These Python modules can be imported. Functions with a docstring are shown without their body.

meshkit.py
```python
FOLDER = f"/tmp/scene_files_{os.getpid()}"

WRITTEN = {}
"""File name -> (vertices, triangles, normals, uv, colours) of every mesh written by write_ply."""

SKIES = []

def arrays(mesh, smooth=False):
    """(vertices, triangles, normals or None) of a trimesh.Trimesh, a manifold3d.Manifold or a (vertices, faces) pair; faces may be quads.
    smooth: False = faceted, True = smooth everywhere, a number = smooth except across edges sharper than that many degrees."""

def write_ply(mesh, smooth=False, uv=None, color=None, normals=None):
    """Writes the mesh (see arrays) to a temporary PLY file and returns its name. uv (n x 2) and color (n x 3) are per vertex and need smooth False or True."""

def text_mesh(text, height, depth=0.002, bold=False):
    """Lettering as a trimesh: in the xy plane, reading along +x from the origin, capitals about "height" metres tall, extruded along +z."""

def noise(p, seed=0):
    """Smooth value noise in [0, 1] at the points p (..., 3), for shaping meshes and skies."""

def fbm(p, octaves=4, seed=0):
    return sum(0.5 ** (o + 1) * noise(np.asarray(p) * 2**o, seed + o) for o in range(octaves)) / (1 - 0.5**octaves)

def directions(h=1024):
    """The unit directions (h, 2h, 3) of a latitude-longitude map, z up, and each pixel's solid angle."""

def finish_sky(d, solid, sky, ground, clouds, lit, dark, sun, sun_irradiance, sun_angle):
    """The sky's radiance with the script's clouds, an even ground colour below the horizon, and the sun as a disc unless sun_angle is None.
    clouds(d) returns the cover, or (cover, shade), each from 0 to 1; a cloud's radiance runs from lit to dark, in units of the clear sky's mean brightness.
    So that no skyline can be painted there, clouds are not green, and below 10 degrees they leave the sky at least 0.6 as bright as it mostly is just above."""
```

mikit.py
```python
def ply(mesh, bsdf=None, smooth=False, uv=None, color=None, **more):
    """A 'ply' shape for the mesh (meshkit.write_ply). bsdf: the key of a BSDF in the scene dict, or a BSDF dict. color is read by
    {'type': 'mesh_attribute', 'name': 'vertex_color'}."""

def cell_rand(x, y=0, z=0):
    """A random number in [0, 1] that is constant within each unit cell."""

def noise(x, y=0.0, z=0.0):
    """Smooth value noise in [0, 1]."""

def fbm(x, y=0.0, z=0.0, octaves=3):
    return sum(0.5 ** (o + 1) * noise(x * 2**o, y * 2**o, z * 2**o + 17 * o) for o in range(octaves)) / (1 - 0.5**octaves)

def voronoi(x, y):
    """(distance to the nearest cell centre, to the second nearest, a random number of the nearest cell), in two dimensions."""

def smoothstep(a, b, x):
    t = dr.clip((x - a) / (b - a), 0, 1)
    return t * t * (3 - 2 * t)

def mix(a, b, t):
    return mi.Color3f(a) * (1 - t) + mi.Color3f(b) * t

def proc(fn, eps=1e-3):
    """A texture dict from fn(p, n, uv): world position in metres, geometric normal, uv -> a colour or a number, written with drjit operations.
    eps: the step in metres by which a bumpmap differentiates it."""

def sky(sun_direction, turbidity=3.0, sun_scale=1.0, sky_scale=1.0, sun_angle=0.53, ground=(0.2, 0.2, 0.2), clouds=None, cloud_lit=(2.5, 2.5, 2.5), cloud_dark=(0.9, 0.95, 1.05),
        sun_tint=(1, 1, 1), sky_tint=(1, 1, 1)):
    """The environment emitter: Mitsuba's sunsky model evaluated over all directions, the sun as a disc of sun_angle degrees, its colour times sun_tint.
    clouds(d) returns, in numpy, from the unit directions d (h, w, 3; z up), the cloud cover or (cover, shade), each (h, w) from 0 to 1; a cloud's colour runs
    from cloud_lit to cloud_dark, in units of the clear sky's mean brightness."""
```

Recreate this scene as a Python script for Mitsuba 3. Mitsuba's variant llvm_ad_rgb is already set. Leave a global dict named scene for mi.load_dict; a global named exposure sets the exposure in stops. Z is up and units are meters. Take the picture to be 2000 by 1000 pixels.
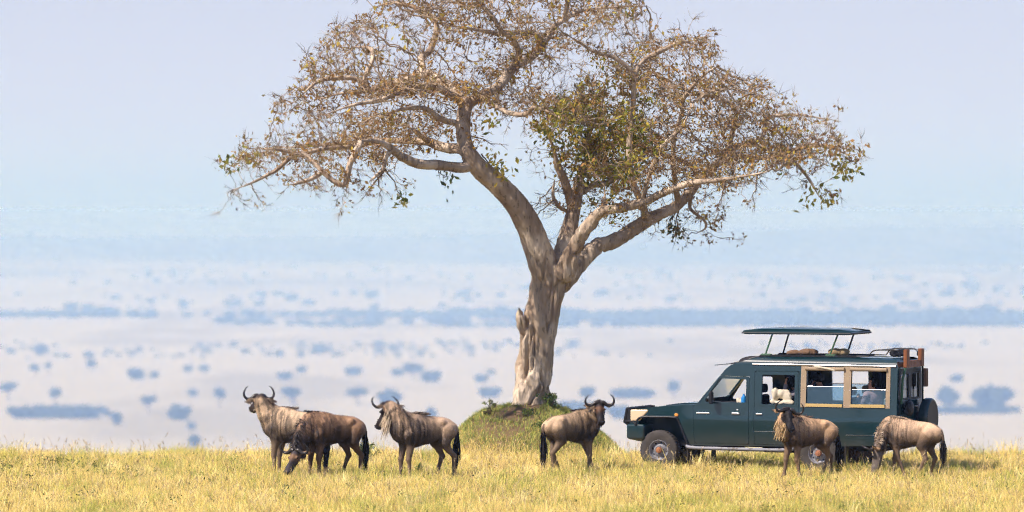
import math, random
import numpy as np, trimesh, manifold3d, mitsuba as mi, drjit as dr
import mikit, meshkit
from scipy.spatial import cKDTree
from scipy.ndimage import map_coordinates
T = mi.ScalarTransform4f
scene, labels = {}, {}
# ------------------------------------------------------------------ camera, light, exposure
HC = 5.53                      # eye height over the meadow; the camera looks along +y, x to the right
FPX = 9500.0                   # focal length in pixels of the 2000 px wide photograph
YH = 400.0                     # the row of the eye level in it
scene['camera'] = {'type': 'thinlens', 'fov': math.degrees(2 * math.atan(1000 / FPX)), 'fov_axis': 'x',
                   'near_clip': 5.0, 'far_clip': 120000.0, 'aperture_radius': 0.066, 'focus_distance': 98.0,
                   'to_world': T().look_at(origin=[0, 0, HC], target=[0, 100, HC - 100 * (500 - YH) / FPX], up=[0, 0, 1]),
                   'medium': {'type': 'ref', 'id': 'air'}}
SUN = (-0.74, -0.42, 0.90)


def high_haze(d):                                   # a thin even veil of high cloud, thicker towards the horizon
    el = np.arcsin(np.clip(d[..., 2], -1, 1))
    n = meshkit.fbm(np.stack([d[..., 0] * 2.5, d[..., 1] * 2.5, d[..., 2] * 9], -1), 4, 5)
    return np.clip(0.06 + 0.80 * np.exp(-el / 0.13) + 0.25 * (n - 0.5), 0, 0.85)


scene['sky'] = mikit.sky(SUN, turbidity=3.0, sun_scale=1.45, sky_scale=0.95, clouds=high_haze, cloud_lit=(3.08, 2.96, 3.5), sky_tint=(1.02, 1.03, 1.24), sun_tint=(1.0, 1.05, 1.30), ground=(0.3, 0.26, 0.16))
exposure = 1.49
# the air: one closed box of thin bluish haze round the camera and everything
scene['air'] = {'type': 'homogeneous', 'albedo': {'type': 'rgb', 'value': [0.67, 0.868, 0.999]},
                'sigma_t': {'type': 'rgb', 'value': [0.95e-4, 1.2e-4, 2.05e-4]}}
scene['haze'] = {'type': 'cube', 'bsdf': {'type': 'null'}, 'interior': {'type': 'ref', 'id': 'air'},
                 'to_world': T().translate([0, 43900, -40.0]).scale([26000, 46100, 205.0])}
labels['haze'] = {'kind': 'stuff', 'label': 'pale blue heat haze over the plain', 'category': 'haze'}


def at(px, py, d):
    """The point at distance d along +y whose picture in the photograph is the pixel (px, py)."""
    return np.array([(px - 1000) * d / FPX, d, HC - (py - YH) * d / FPX])


# ------------------------------------------------------------------ helpers
def rgb(*c):
    return {'type': 'rgb', 'value': list(map(float, c))}


def put(key, mesh, bsdf, smooth=False, uv=None, color=None, **more):
    scene[key] = mikit.ply(mesh, bsdf, smooth, uv, color, **more)
    return key


used = {}


def numbered(name):
    n = used.get(name, -1) + 1
    used[name] = n
    return name if n == 0 else f'{name}_{n:03d}'


def tag(key, label, category=None, group=None, kind=None):
    labels[key] = {k: v for k, v in dict(label=label, category=category, group=group, kind=kind).items() if v}


VC = {'type': 'mesh_attribute', 'name': 'vertex_color'}


def mat(key, base, rough=0.6, **more):
    scene[key] = {'type': 'twosided', 'bsdf': {'type': 'principled', 'base_color': rgb(*base) if isinstance(base, tuple) else base, 'roughness': float(rough), 'specular': 0.3, **more}}
    return key


def tube(points, radii, sides=6, cap=True):
    """A tapered tube along a polyline."""
    p = np.asarray(points, float)
    r = np.broadcast_to(np.asarray(radii, float), (len(p),))
    t = np.gradient(p, axis=0)
    t /= np.linalg.norm(t, axis=1, keepdims=True) + 1e-12
    a = np.zeros_like(t)
    g = np.cross(t[0], [0, 0, 1.0] if abs(t[0, 2]) < 0.9 else [1.0, 0, 0])
    for i in range(len(t)):                          # carry one frame along the line
        g = g - t[i] * (g @ t[i]); g = g / (np.linalg.norm(g) + 1e-12)
        a[i] = g
    b, ang = np.cross(t, a), np.arange(sides) * 2 * np.pi / sides
    v = p[:, None] + r[:, None, None] * (np.cos(ang)[None, :, None] * a[:, None] + np.sin(ang)[None, :, None] * b[:, None])
    i, j = np.meshgrid(np.arange(len(p) - 1), np.arange(sides), indexing='ij')
    q = np.stack([i * sides + j, i * sides + (j + 1) % sides, (i + 1) * sides + (j + 1) % sides, (i + 1) * sides + j], -1).reshape(-1, 4)
    v, f = v.reshape(-1, 3), np.vstack([q[:, [0, 1, 2]], q[:, [0, 2, 3]]])
    if cap:
        n = len(v)
        v = np.vstack([v, p[:1], p[-1:]])
        k = np.arange(sides)
        f = np.vstack([f, np.stack([(k + 1) % sides, k, 0 * k + n], 1), np.stack([n - sides + k, n - sides + (k + 1) % sides, 0 * k + n + 1], 1)])
    return v, f


def join(parts):
    vs, fs, o = [], [], 0
    for v, f in parts:
        vs.append(v); fs.append(np.asarray(f) + o); o += len(v)
    return np.vstack(vs), np.vstack(fs)


def spline(pts, n):
    """Catmull-Rom through the rows of pts (any number of columns), n samples."""
    p = np.asarray(pts, float)
    p = np.vstack([2 * p[0] - p[1], p, 2 * p[-1] - p[-2]])
    s = np.linspace(0, len(p) - 3 - 1e-9, n)
    i = s.astype(int); t = (s - i)[:, None]
    a, b, c, d = p[i], p[i + 1], p[i + 2], p[i + 3]
    return 0.5 * (2 * b + (c - a) * t + (2 * a - 5 * b + 4 * c - d) * t ** 2 + (3 * b - a - 3 * c + d) * t ** 3)


class Field:
    """A blended implicit body: smooth unions of tapered bones, meshed by surface nets."""

    def __init__(self, lo, hi, step):
        self.lo, self.h = np.asarray(lo, float), step
        self.n = np.ceil((np.asarray(hi, float) - lo) / step).astype(int) + 1
        self.d = np.full(self.n, 0.5, np.float32)

    def box(self, lo, hi):
        a = np.clip(np.floor((np.asarray(lo) - self.lo) / self.h).astype(int), 0, self.n)
        b = np.clip(np.ceil((np.asarray(hi) - self.lo) / self.h).astype(int) + 1, 0, self.n)
        ax = [(self.lo[k] + self.h * np.arange(a[k], b[k])).astype(np.float32) for k in range(3)]
        return tuple(slice(a[k], b[k]) for k in range(3)), np.stack(np.meshgrid(*ax, indexing='ij'), -1)

    def blend(self, sl, d, k):
        o = self.d[sl]
        if k <= 0:
            self.d[sl] = np.minimum(o, d)
        else:
            h = np.maximum(k - np.abs(o - d), 0) / k
            self.d[sl] = np.minimum(o, d) - h * h * k * 0.25

    def bone(self, p0, r0, p1, r1, k=0.03, squash=1.0, axis=None):
        """A cone with round ends; squash < 1 flattens it along the unit vector axis."""
        p0, p1 = np.asarray(p0, float), np.asarray(p1, float)
        m = max(r0, r1) + k
        sl, q = self.box(np.minimum(p0, p1) - m, np.maximum(p0, p1) + m)
        if q.size == 0:
            return
        w = q - p0.astype(np.float32)
        e = p1 - p0
        if axis is not None and squash != 1.0:
            ax = np.asarray(axis, float); ax = ax / np.linalg.norm(ax)
            w = w + (w @ ax.astype(np.float32))[..., None] * (1 / squash - 1) * ax.astype(np.float32)
            e = e + (e @ ax) * (1 / squash - 1) * ax
        t = np.clip((w @ e.astype(np.float32)) / max(e @ e, 1e-9), 0, 1)
        d = np.linalg.norm(w - t[..., None] * e.astype(np.float32), axis=-1) - (r0 + (r1 - r0) * t)
        self.blend(sl, d.astype(np.float32), k)

    def chain(self, pts, k=0.03, squash=1.0, axis=None):
        for a, b in zip(pts[:-1], pts[1:]):
            self.bone(a[:3], a[3], b[:3], b[3], k, squash, axis)

    def ball(self, c, r, k=0.03, rot=None):
        """An ellipsoid with radii r."""
        r = np.broadcast_to(np.asarray(r, float), (3,))
        m = r.max() + k
        sl, q = self.box(np.asarray(c) - m, np.asarray(c) + m)
        w = q - np.asarray(c, np.float32)
        if rot is not None:
            w = w @ np.asarray(rot, np.float32)
        a = np.linalg.norm(w / r.astype(np.float32), axis=-1)
        b = np.linalg.norm(w / (r * r).astype(np.float32), axis=-1)
        self.blend(sl, (a * (a - 1) / np.maximum(b, 1e-6)).astype(np.float32), k)

    def mesh(self):
        d = np.pad(self.d, 1, constant_values=0.5)
        n = np.array(d.shape)
        ins = d < 0
        c = sum(ins[i:n[0] - 1 + i, j:n[1] - 1 + j, k:n[2] - 1 + k].astype(np.int8) for i in (0, 1) for j in (0, 1) for k in (0, 1))
        cells = np.argwhere((c > 0) & (c < 8))
        idx = np.full(n - 1, -1); idx[tuple(cells.T)] = np.arange(len(cells))
        acc, cnt = np.zeros((len(cells), 3)), np.zeros(len(cells))
        for a in np.ndindex(2, 2, 2):
            for ax in range(3):
                if a[ax] == 0:
                    b = list(a); b[ax] = 1
                    da, db = d[tuple((cells + a).T)], d[tuple((cells + b).T)]
                    x = (da < 0) != (db < 0)
                    t = np.where(x, da / np.where(x, da - db, 1), 0)
                    pt = np.tile(np.asarray(a, float), (len(cells), 1)); pt[:, ax] += t
                    acc[x] += pt[x]; cnt[x] += 1
        v = (cells + acc / cnt[:, None] - 1) * self.h + self.lo
        faces = []
        for ax in range(3):
            u, w = (ax + 1) % 3, (ax + 2) % 3
            s0 = [slice(1, n[k] - 1) for k in range(3)]; s1 = list(s0)
            s0[ax] = slice(0, n[ax] - 1); s1[ax] = slice(1, n[ax])
            A, B = ins[tuple(s0)], ins[tuple(s1)]
            e = np.argwhere(A != B); e = e + np.array([0 if k == ax else 1 for k in range(3)])
            flip = ins[tuple(e.T)]
            q = []
            for du, dw in ((1, 1), (0, 1), (0, 0), (1, 0)):
                g = e.copy(); g[:, u] -= du; g[:, w] -= dw
                q.append(idx[tuple(g.T)])
            q = np.stack(q, 1)
            q = np.where(flip[:, None], q, q[:, ::-1])
            faces += [q[:, [0, 1, 2]], q[:, [0, 2, 3]]]
        return v, np.vstack(faces)


def relax(v, f, n=2, lam=0.5):
    e = np.vstack([f[:, [0, 1]], f[:, [1, 2]], f[:, [2, 0]]])
    e = np.vstack([e, e[:, ::-1]])
    deg = np.bincount(e[:, 0], minlength=len(v))[:, None]
    for k in range(2 * n):
        s = np.zeros_like(v); np.add.at(s, e[:, 0], v[e[:, 1]])
        v = v + (lam if k % 2 == 0 else -lam * 1.03) * (s / np.maximum(deg, 1) - v)
    return v


def unit(v):
    v = np.asarray(v, float)
    return v / np.linalg.norm(v)


mat('eyeball', (0.012, 0.009, 0.007), 0.12)

# ------------------------------------------------------------------ the ground: meadow, crest, the plain far below, low hills
MOUND = np.array([0.56, 107.4])           # the termite mound under the tree
PLAIN = -220.0


def bump(x, y, seed, s):
    return meshkit.fbm(np.stack([x / s, y / s, np.zeros_like(x) + seed * 7.3], -1), 4, seed) - 0.5


def ground_z(x, y):
    x, y = np.asarray(x, float), np.asarray(y, float)
    u = np.maximum(y - 104.5 - 1.6 * (meshkit.noise(np.stack([x * 0.55, 0 * x, 0 * x + 4], -1)) - 0.5), 0)
    near = -np.where(u < 4.2, 0.012 * u * u, 0.012 * 4.2 ** 2 + 0.1008 * (u - 4.2))
    near = near + (0.16 * bump(x, y, 1, 3.0) + 0.05 * bump(x, y, 2, 0.8)) * np.clip((y - 10) / 60, 0, 1) * (y < 130)
    far = PLAIN + 10 * bump(x, y, 3, 1800.0) + 26 * np.clip((y - 9000) / 10000, 0, 1) * (bump(x, y, 4, 5200.0) + 0.1)
    far = far + np.clip((y - 55000) / 30000, 0, 1) ** 1.3 * (150 + 90 * bump(x, y, 6, 6200.0))
    far = far + 150 * np.exp(-((y - 20500 - 900 * np.sin(x / 1500.0)) / 1700) ** 2) * (0.78 + 0.5 * (meshkit.fbm(np.stack([x / 2600.0, 0 * x, 0 * x + 3], -1), 4, 12) - 0.5))
    return np.where(near > far, near, far)


def mound_z(x, y):
    """Height of the mound over the ground."""
    dx, dy = x - MOUND[0], y - MOUND[1]
    r = np.hypot(dx / np.where(dx < 0, 2.45, 2.0), dy / 2.3)
    return 1.19 * np.clip(1 - r ** 2, 0, 1) ** 1.0 * (1 + 0.45 * bump(x, y, 9, 0.9) + 0.15 * bump(x, y, 10, 0.25))


def full_z(x, y):
    return ground_z(x, y) + np.where(np.hypot(np.asarray(x) - MOUND[0], np.asarray(y) - MOUND[1]) < 3.6, mound_z(np.asarray(x, float), np.asarray(y, float)) , 0)


def ground_mesh():
    ys = np.concatenate([np.arange(-40, 80, 4.0), np.arange(80, 112, 0.16), np.geomspace(112, 88000, 460)])
    us = np.linspace(-1, 1, 261)
    half = np.where(ys < 112, 16 + 0.0 * ys, 16 + (ys - 112) * 0.22) + np.clip(110 - ys, 0, 100) * 0.25
    X = us[None, :] * half[:, None]
    Y = np.repeat(ys[:, None], len(us), 1)
    Z = ground_z(X, Y) + np.where(np.hypot(X - MOUND[0], Y - MOUND[1]) < 3.6, mound_z(X, Y) - 0.0, 0)
    n = len(us)
    i, j = np.meshgrid(np.arange(len(ys) - 1), np.arange(n - 1), indexing='ij')
    q = np.stack([i * n + j, i * n + j + 1, (i + 1) * n + j + 1, (i + 1) * n + j], -1).reshape(-1, 4)
    return np.stack([X, Y, Z], -1).reshape(-1, 3), q


def ground_color(p, n, uv):
    """Dry soil and litter near by; bleached grass with scrubby patches and reddish soil on the plain."""
    a = mikit.fbm(p.x * 1.3, p.y * 1.3, 0.0, 3)
    near = mikit.mix((0.13, 0.095, 0.035), (0.24, 0.175, 0.07), a)
    md = dr.sqrt(dr.square(p.x - float(MOUND[0])) + dr.square(p.y - float(MOUND[1])))
    near = mikit.mix(near, (0.19, 0.13, 0.08), mikit.smoothstep(2.6, 1.0, md))
    b = mikit.fbm(p.x / 1300, p.y / 3000, 3.0, 4)
    c = mikit.fbm(p.x / 300, p.y / 1000, 5.0, 3)
    far = mikit.mix((0.52, 0.455, 0.295), (0.63, 0.55, 0.37), b)
    far = mikit.mix(far, (0.36, 0.31, 0.17), mikit.smoothstep(0.52, 0.72, c) * 0.6)
    scrub = mikit.smoothstep(0.50, 0.62, mikit.fbm(p.x / 840, p.y / 2600, 9.0, 4)) * mikit.smoothstep(10400, 18000, p.y)
    wooded = mikit.smoothstep(16800, 18200, p.y) * mikit.smoothstep(25500, 23000, p.y)
    far = mikit.mix(far, (0.09, 0.10, 0.05), dr.maximum(scrub * 0.5, wooded * (0.55 + 0.45 * c)))
    return mikit.mix(near, far, mikit.smoothstep(115, 300, p.y))


scene['earth'] = {'type': 'twosided', 'bsdf': {'type': 'diffuse', 'reflectance': mikit.proc(ground_color)}}
put('ground', ground_mesh(), 'earth', True)
tag('ground', 'meadow of dry yellow grass dropping to a pale hazy plain', 'ground', kind='structure')
# ------------------------------------------------------------------ wildebeest
scene['coat'] = {'type': 'twosided', 'bsdf': {'type': 'principled', 'base_color': VC, 'roughness': 0.62, 'specular': 0.25, 'sheen': 0.25}}
scene['hair'] = {'type': 'twosided', 'bsdf': {'type': 'principled', 'base_color': VC, 'roughness': 0.5, 'specular': 0.3}}
scene['horn'] = {'type': 'twosided', 'bsdf': {'type': 'principled', 'base_color': VC, 'roughness': 0.32, 'specular': 0.5}}
mat('hoof', (0.02, 0.017, 0.014), 0.5)


def strands(roots, tips, width, sag, rng, col, n=5):
    """Locks of hair: flat tapered strips from roots to tips; col (m x 3) one colour per lock."""
    m = len(roots)
    t = np.linspace(0, 1, n)[None, :, None]
    p = roots[:, None] + (tips - roots)[:, None] * t
    p = p + sag[:, None] * np.sin(t * np.pi)
    d = tips - roots
    side = np.cross(d, rng.normal(size=(m, 3))); side /= np.linalg.norm(side, axis=1, keepdims=True) + 1e-9
    w = width[:, None, None] * (1 - 0.85 * t ** 1.5)
    a, b = p - side[:, None] * w, p + side[:, None] * w
    v = np.stack([a, b], 2).reshape(m * n * 2, 3)
    base = (np.arange(m) * n * 2)[:, None] + np.arange(n - 1)[None] * 2
    q = np.stack([base, base + 1, base + 3, base + 2], -1).reshape(-1, 4)
    c = np.repeat(col, n * 2, 0) * np.tile(np.repeat(0.8 + 0.35 * np.linspace(0, 1, n), 2), m)[:, None]
    return v, np.vstack([q[:, [0, 1, 2]], q[:, [0, 2, 3]]]), c


def wildebeest(key, label, px, row, yaw, s, poll, face, feet, coat=(0.30, 0.205, 0.125), dark=(0.035, 0.024, 0.018), beard=(0.42, 0.33, 0.21), beard_len=0.24, mane=(0.03, 0.022, 0.018),
               mane_len=0.2, seed=0, tail=(0.0, 0.0), roll=0.0, front_shade=0.0, beard_side=0.035, mid=None, forehead=None, ears=1.0, lit_rump=0.0, stripes=1.0, neck_light=0.0, tail_len=0.72, step=0.0135, lying=False, beard_t=(0.45, 1.0), mane_side=0.0):
    """px, row: where the body's middle stands on the ground in the photograph; yaw: 180 faces left; poll: (px, py, metres nearer the camera than the body's middle) of the top of the head;
    face: direction the muzzle points, in the world; feet: picture columns of the near fore, far fore, near hind and far hind hooves."""
    rng = np.random.default_rng(seed)
    # stand where the ground shows at that row
    d = 97.0
    for _ in range(8):
        z = float(full_z(np.array([(px - 1000) * d / FPX]), np.array([d]))[0])
        d = (HC - z) * FPX / (row - YH)
    o = np.array([(px - 1000) * d / FPX, d, z])
    c, sn = math.cos(math.radians(yaw)), math.sin(math.radians(yaw))
    R = np.array([[c, -sn, 0], [sn, c, 0], [0, 0, 1.0]])

    def local(p):
        return (np.asarray(p) - o) @ R / s

    def world(v):
        return (v * s) @ R.T + o
    pd = d - poll[2]
    P = local(at(poll[0], poll[1], pd))
    h = unit(unit(face) @ R)
    up = np.array([0, 0, 1.0]) if abs(h[2]) < 0.95 else np.array([1.0, 0, 0])
    side = unit(np.cross(up, h)); up = np.cross(h, side)
    ro = math.radians(roll)
    side, up = side * math.cos(ro) + up * math.sin(ro), up * math.cos(ro) - side * math.sin(ro)
    near = 1.0 if (R @ [0, 1, 0])[1] < 0 else -1.0
    dz = -0.62 if lying else 0.0
    lo = np.minimum(np.array([-1.15, -0.5, -0.03]), P - 0.75); hi = np.maximum(np.array([1.0, 0.5, 1.5]), P + 0.75)
    lo[2] = max(lo[2], -0.06)
    F = Field(lo, hi, step / s)
    Y = np.array([0, 1.0, 0])
    torso = [(-0.56, 0, 0.985, 0.195), (-0.38, 0, 1.005, 0.222), (-0.10, 0, 0.98, 0.255), (0.16, 0, 0.975, 0.305), (0.39, 0, 1.02, 0.285)]
    tz = lambda L: [(a, b, e + dz, r) for a, b, e, r in L]
    F.chain(tz(torso), 0.06, 0.70, Y)
    F.chain(tz([(-0.26, 0, 1.12, 0.10), (0.10, 0, 1.15, 0.13), (0.34, 0, 1.19, 0.15)]), 0.12, 0.62, Y)
    for b in (-1, 1):                                               # shoulder blade, point of the hip, ribs
        F.bone((0.22, b * 0.10, 1.19 + dz), 0.075, (0.39, b * 0.165, 0.90 + dz), 0.092, 0.03)
        F.bone((0.39, b * 0.165, 0.90 + dz), 0.092, (0.30, b * 0.15, 0.78 + dz), 0.080, 0.025)
        F.ball((-0.40, b * 0.13, 1.145 + dz), 0.05, 0.08)
        F.bone((-0.41, b * 0.135, 1.13 + dz), 0.05, (-0.69, b * 0.07, 1.02 + dz), 0.06, 0.06)
    F.bone((-0.64, 0, 0.97 + dz), 0.16, (-0.52, 0, 1.05 + dz), 0.155, 0.10, 0.85, Y)
    # legs
    legs = []
    for i, (sy, fx) in enumerate(((near, feet[0]), (-near, feet[1]), (near, feet[2]), (-near, feet[3]))):
        ly = sy * 0.115
        front = i < 2
        x0 = 0.34 if front else -0.56
        if fx is None:
            lx = x0
        else:
            wy = d + s * (sn * x0 + c * ly)
            wx = (fx - 1000) * wy / FPX
            lx = ((wx - o[0]) / s + sn * ly) / c
        dx = float(np.clip(lx - x0, -0.42, 0.42))
        gz = float(full_z(np.array([o[0] + s * (c * (x0 + dx) - sn * ly)]), np.array([d + s * (sn * (x0 + dx) + c * ly)]))[0] - z) / s
        if lying:
            L = [(x0, sy * 0.17, 0.30, 0.12), (x0 + 0.22, sy * 0.26, 0.10, 0.06), (x0 - 0.15, sy * 0.25, 0.06, 0.045), (x0 - 0.32, sy * 0.22, 0.05, 0.045)]
        elif front:
            L = [(x0 + 0.03, sy * 0.12, 0.92, 0.138), (x0 - 0.03 + dx * 0.2, sy * 0.125, 0.70, 0.078), (x0 + 0.01 + dx * 0.5, ly, 0.43, 0.05), (x0 + dx * 0.62, ly, 0.36, 0.036),
                 (x0 + dx * 0.93 - 0.005, ly, 0.13 + gz, 0.032), (x0 + dx + 0.005, ly, 0.09 + gz, 0.038), (x0 + dx + 0.035, ly, 0.025 + gz, 0.043)]
        else:
            L = [(x0 + 0.03, sy * 0.10, 0.96, 0.172), (x0 + 0.12 + dx * 0.15, sy * 0.13, 0.74, 0.113), (x0 + 0.03 + dx * 0.3, sy * 0.12, 0.60, 0.062), (x0 - 0.08 + dx * 0.52, ly, 0.47, 0.050),
                 (x0 - 0.065 + dx * 0.62, ly, 0.40, 0.040), (x0 - 0.03 + dx * 0.93, ly, 0.13 + gz, 0.033), (x0 - 0.02 + dx, ly, 0.09 + gz, 0.038), (x0 + 0.02 + dx, ly, 0.025 + gz, 0.043)]
        legs.append(L)
        F.chain(L, 0.03 if not front else 0.025)
    # neck and head
    N0 = np.array([0.43, 0, 1.10 + dz])
    N0b = np.array([0.25, 0, 1.05 + dz])
    B = P - up * 0.155 - h * 0.07                                    # where the neck meets the head
    M = (N0 + B) / 2 + (np.asarray(mid, float) if mid is not None else np.array([0.03, 0, 0.02]))
    npts = spline(np.stack([N0, M, B]), 7)
    nr = np.linspace(0.235, 0.115, 7)
    nax = unit(np.cross(B - N0, [0, 0, 1.0])) if np.linalg.norm(np.cross(unit(B - N0), [0, 0, 1.0])) > 0.2 else Y
    F.bone(N0b, 0.25, N0, 0.225, 0.08, 0.72, Y)
    F.chain([(*a, r) for a, r in zip(npts, nr)], 0.05, 0.72, nax)
    H = lambda a, b, e: P + h * a + side * b + up * e
    F.bone(H(-0.03, 0, -0.10), 0.115, H(0.12, 0, -0.11), 0.105, 0.04, 0.85, side)
    F.bone(H(0.10, 0, -0.10), 0.098, H(0.36, 0, -0.115), 0.074, 0.03, 0.74, side)
    F.bone(H(0.38, 0, -0.112), 0.070, H(0.50, 0, -0.125), 0.062, 0.03, 1.12, side)
    for b in (-1, 1):
        F.ball(H(0.515, b * 0.045, -0.095), 0.030, 0.015)
    F.bone(H(0.05, 0, -0.17), 0.07, H(0.42, 0, -0.17), 0.052, 0.04, 0.8, side)
    for b in (-1, 1):
        F.ball(H(0.15, b * 0.078, -0.065), 0.032, 0.02)
        e0, e1, e2 = H(-0.02, b * 0.09, -0.07), H(-0.05, b * 0.21, -0.085 - 0.03 * ears), H(-0.08, b * 0.32, -0.10 - 0.04 * ears)
        F.chain([(*e0, 0.030), (*e1, 0.046), (*e2, 0.012)], 0.02, 0.42, h)
    v, f = F.mesh()
    v = relax(v, f, 2)
    ctr = np.array([0, 0, 1.0 + dz])
    w0 = v * [1, 0, 1]
    trunk = (np.abs(v[:, 1]) > 0.05) & (v[:, 2] > 0.7 + dz)
    rib = meshkit.fbm(v * [16, 3, 2.2] + 3.1 * seed, 3, seed) - 0.5
    lump = meshkit.fbm(v * [5.5, 4, 4.5] + 7.7 * seed, 3, seed + 1) - 0.5
    v = v + np.stack([0 * rib, np.sign(v[:, 1]) * trunk * (0.020 * rib + 0.032 * lump), 0 * rib], 1)
    # hide: worked out from the place on the animal, some light and shade painted in
    def seg(a, b):
        a, b = np.asarray(a)[:3], np.asarray(b)[:3]
        e = b - a
        t = np.clip((v - a) @ e / (e @ e), 0, 1)
        return np.linalg.norm(v - a - t[:, None] * e, axis=1), t
    def noise3(sx, sy, sz, k, oc=3):
        return meshkit.fbm(v * [sx, sy, sz] + k * 13.7, oc, seed + k)
    coat_, dark_ = np.asarray(coat) * 1.02, np.asarray(dark)
    sm = lambda a, b, x: np.clip((x - a) / (b - a), 0, 1) ** 2 * (3 - 2 * np.clip((x - a) / (b - a), 0, 1))
    C = coat_ * (0.80 + 0.45 * noise3(5, 5, 5, 1))[:, None]
    fine = noise3(26, 26, 9, 2, 2)
    C = C * (0.82 + 0.36 * fine)[:, None]
    z_ = v[:, 2] - dz
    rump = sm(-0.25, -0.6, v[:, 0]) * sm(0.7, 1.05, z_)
    C = C * (1 + lit_rump * rump)[:, None]  # sunlight on the rump painted in as a paler coat
    body = np.abs(v[:, 1]) + 0 * z_
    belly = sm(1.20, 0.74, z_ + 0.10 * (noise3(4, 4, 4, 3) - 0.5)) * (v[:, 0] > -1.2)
    C = C * (1.12 - 1.0 * belly ** 0.75)[:, None]  # dark belly coat, deepened by painted shade below and light on the back
    # brindled bars on shoulder and flank
    st = noise3(30, 2, 2.2, 4, 2)
    bar = sm(0.46, 0.60, st) * (0.35 + 0.9 * noise3(6, 3, 5, 9)) * sm(-0.35, 0.05, v[:, 0]) * sm(0.75, 0.9, z_) * sm(1.29, 1.12, z_)
    C = C * (1 - 0.60 * stripes * bar)[:, None]
    streak = sm(0.42, 0.66, meshkit.fbm(v * [34, 16, 1.7] + seed * 5.1, 3, seed + 8)) * sm(-0.55, 0.25, v[:, 0])
    C = C * (1.12 - 0.74 * streak)[:, None]
    C = C * (1 - front_shade * sm(0.12, 0.42, v[:, 0]))[:, None]  # shade on the forequarters painted into the coat
    nd = np.min([seg(npts[i], npts[i + 1])[0] - (nr[i] + nr[i + 1]) / 2 for i in range(6)], 0)
    na = np.stack([seg(npts[i], npts[i + 1])[0] for i in range(6)])
    nt = (np.argmin(na, 0) + np.stack([seg(npts[i], npts[i + 1])[1] for i in range(6)])[np.argmin(na, 0), np.arange(len(v))]) / 6
    onneck = sm(0.06, -0.02, nd) * sm(-0.1, 0.15, nt)
    ax = unit(B - N0)
    along = (v - N0) @ ax
    nst = sm(0.48, 0.62, meshkit.fbm(np.stack([along * 20, v @ np.cross(ax, Y) * 2, v[:, 1] * 2], -1), 2, seed + 5))
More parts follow.
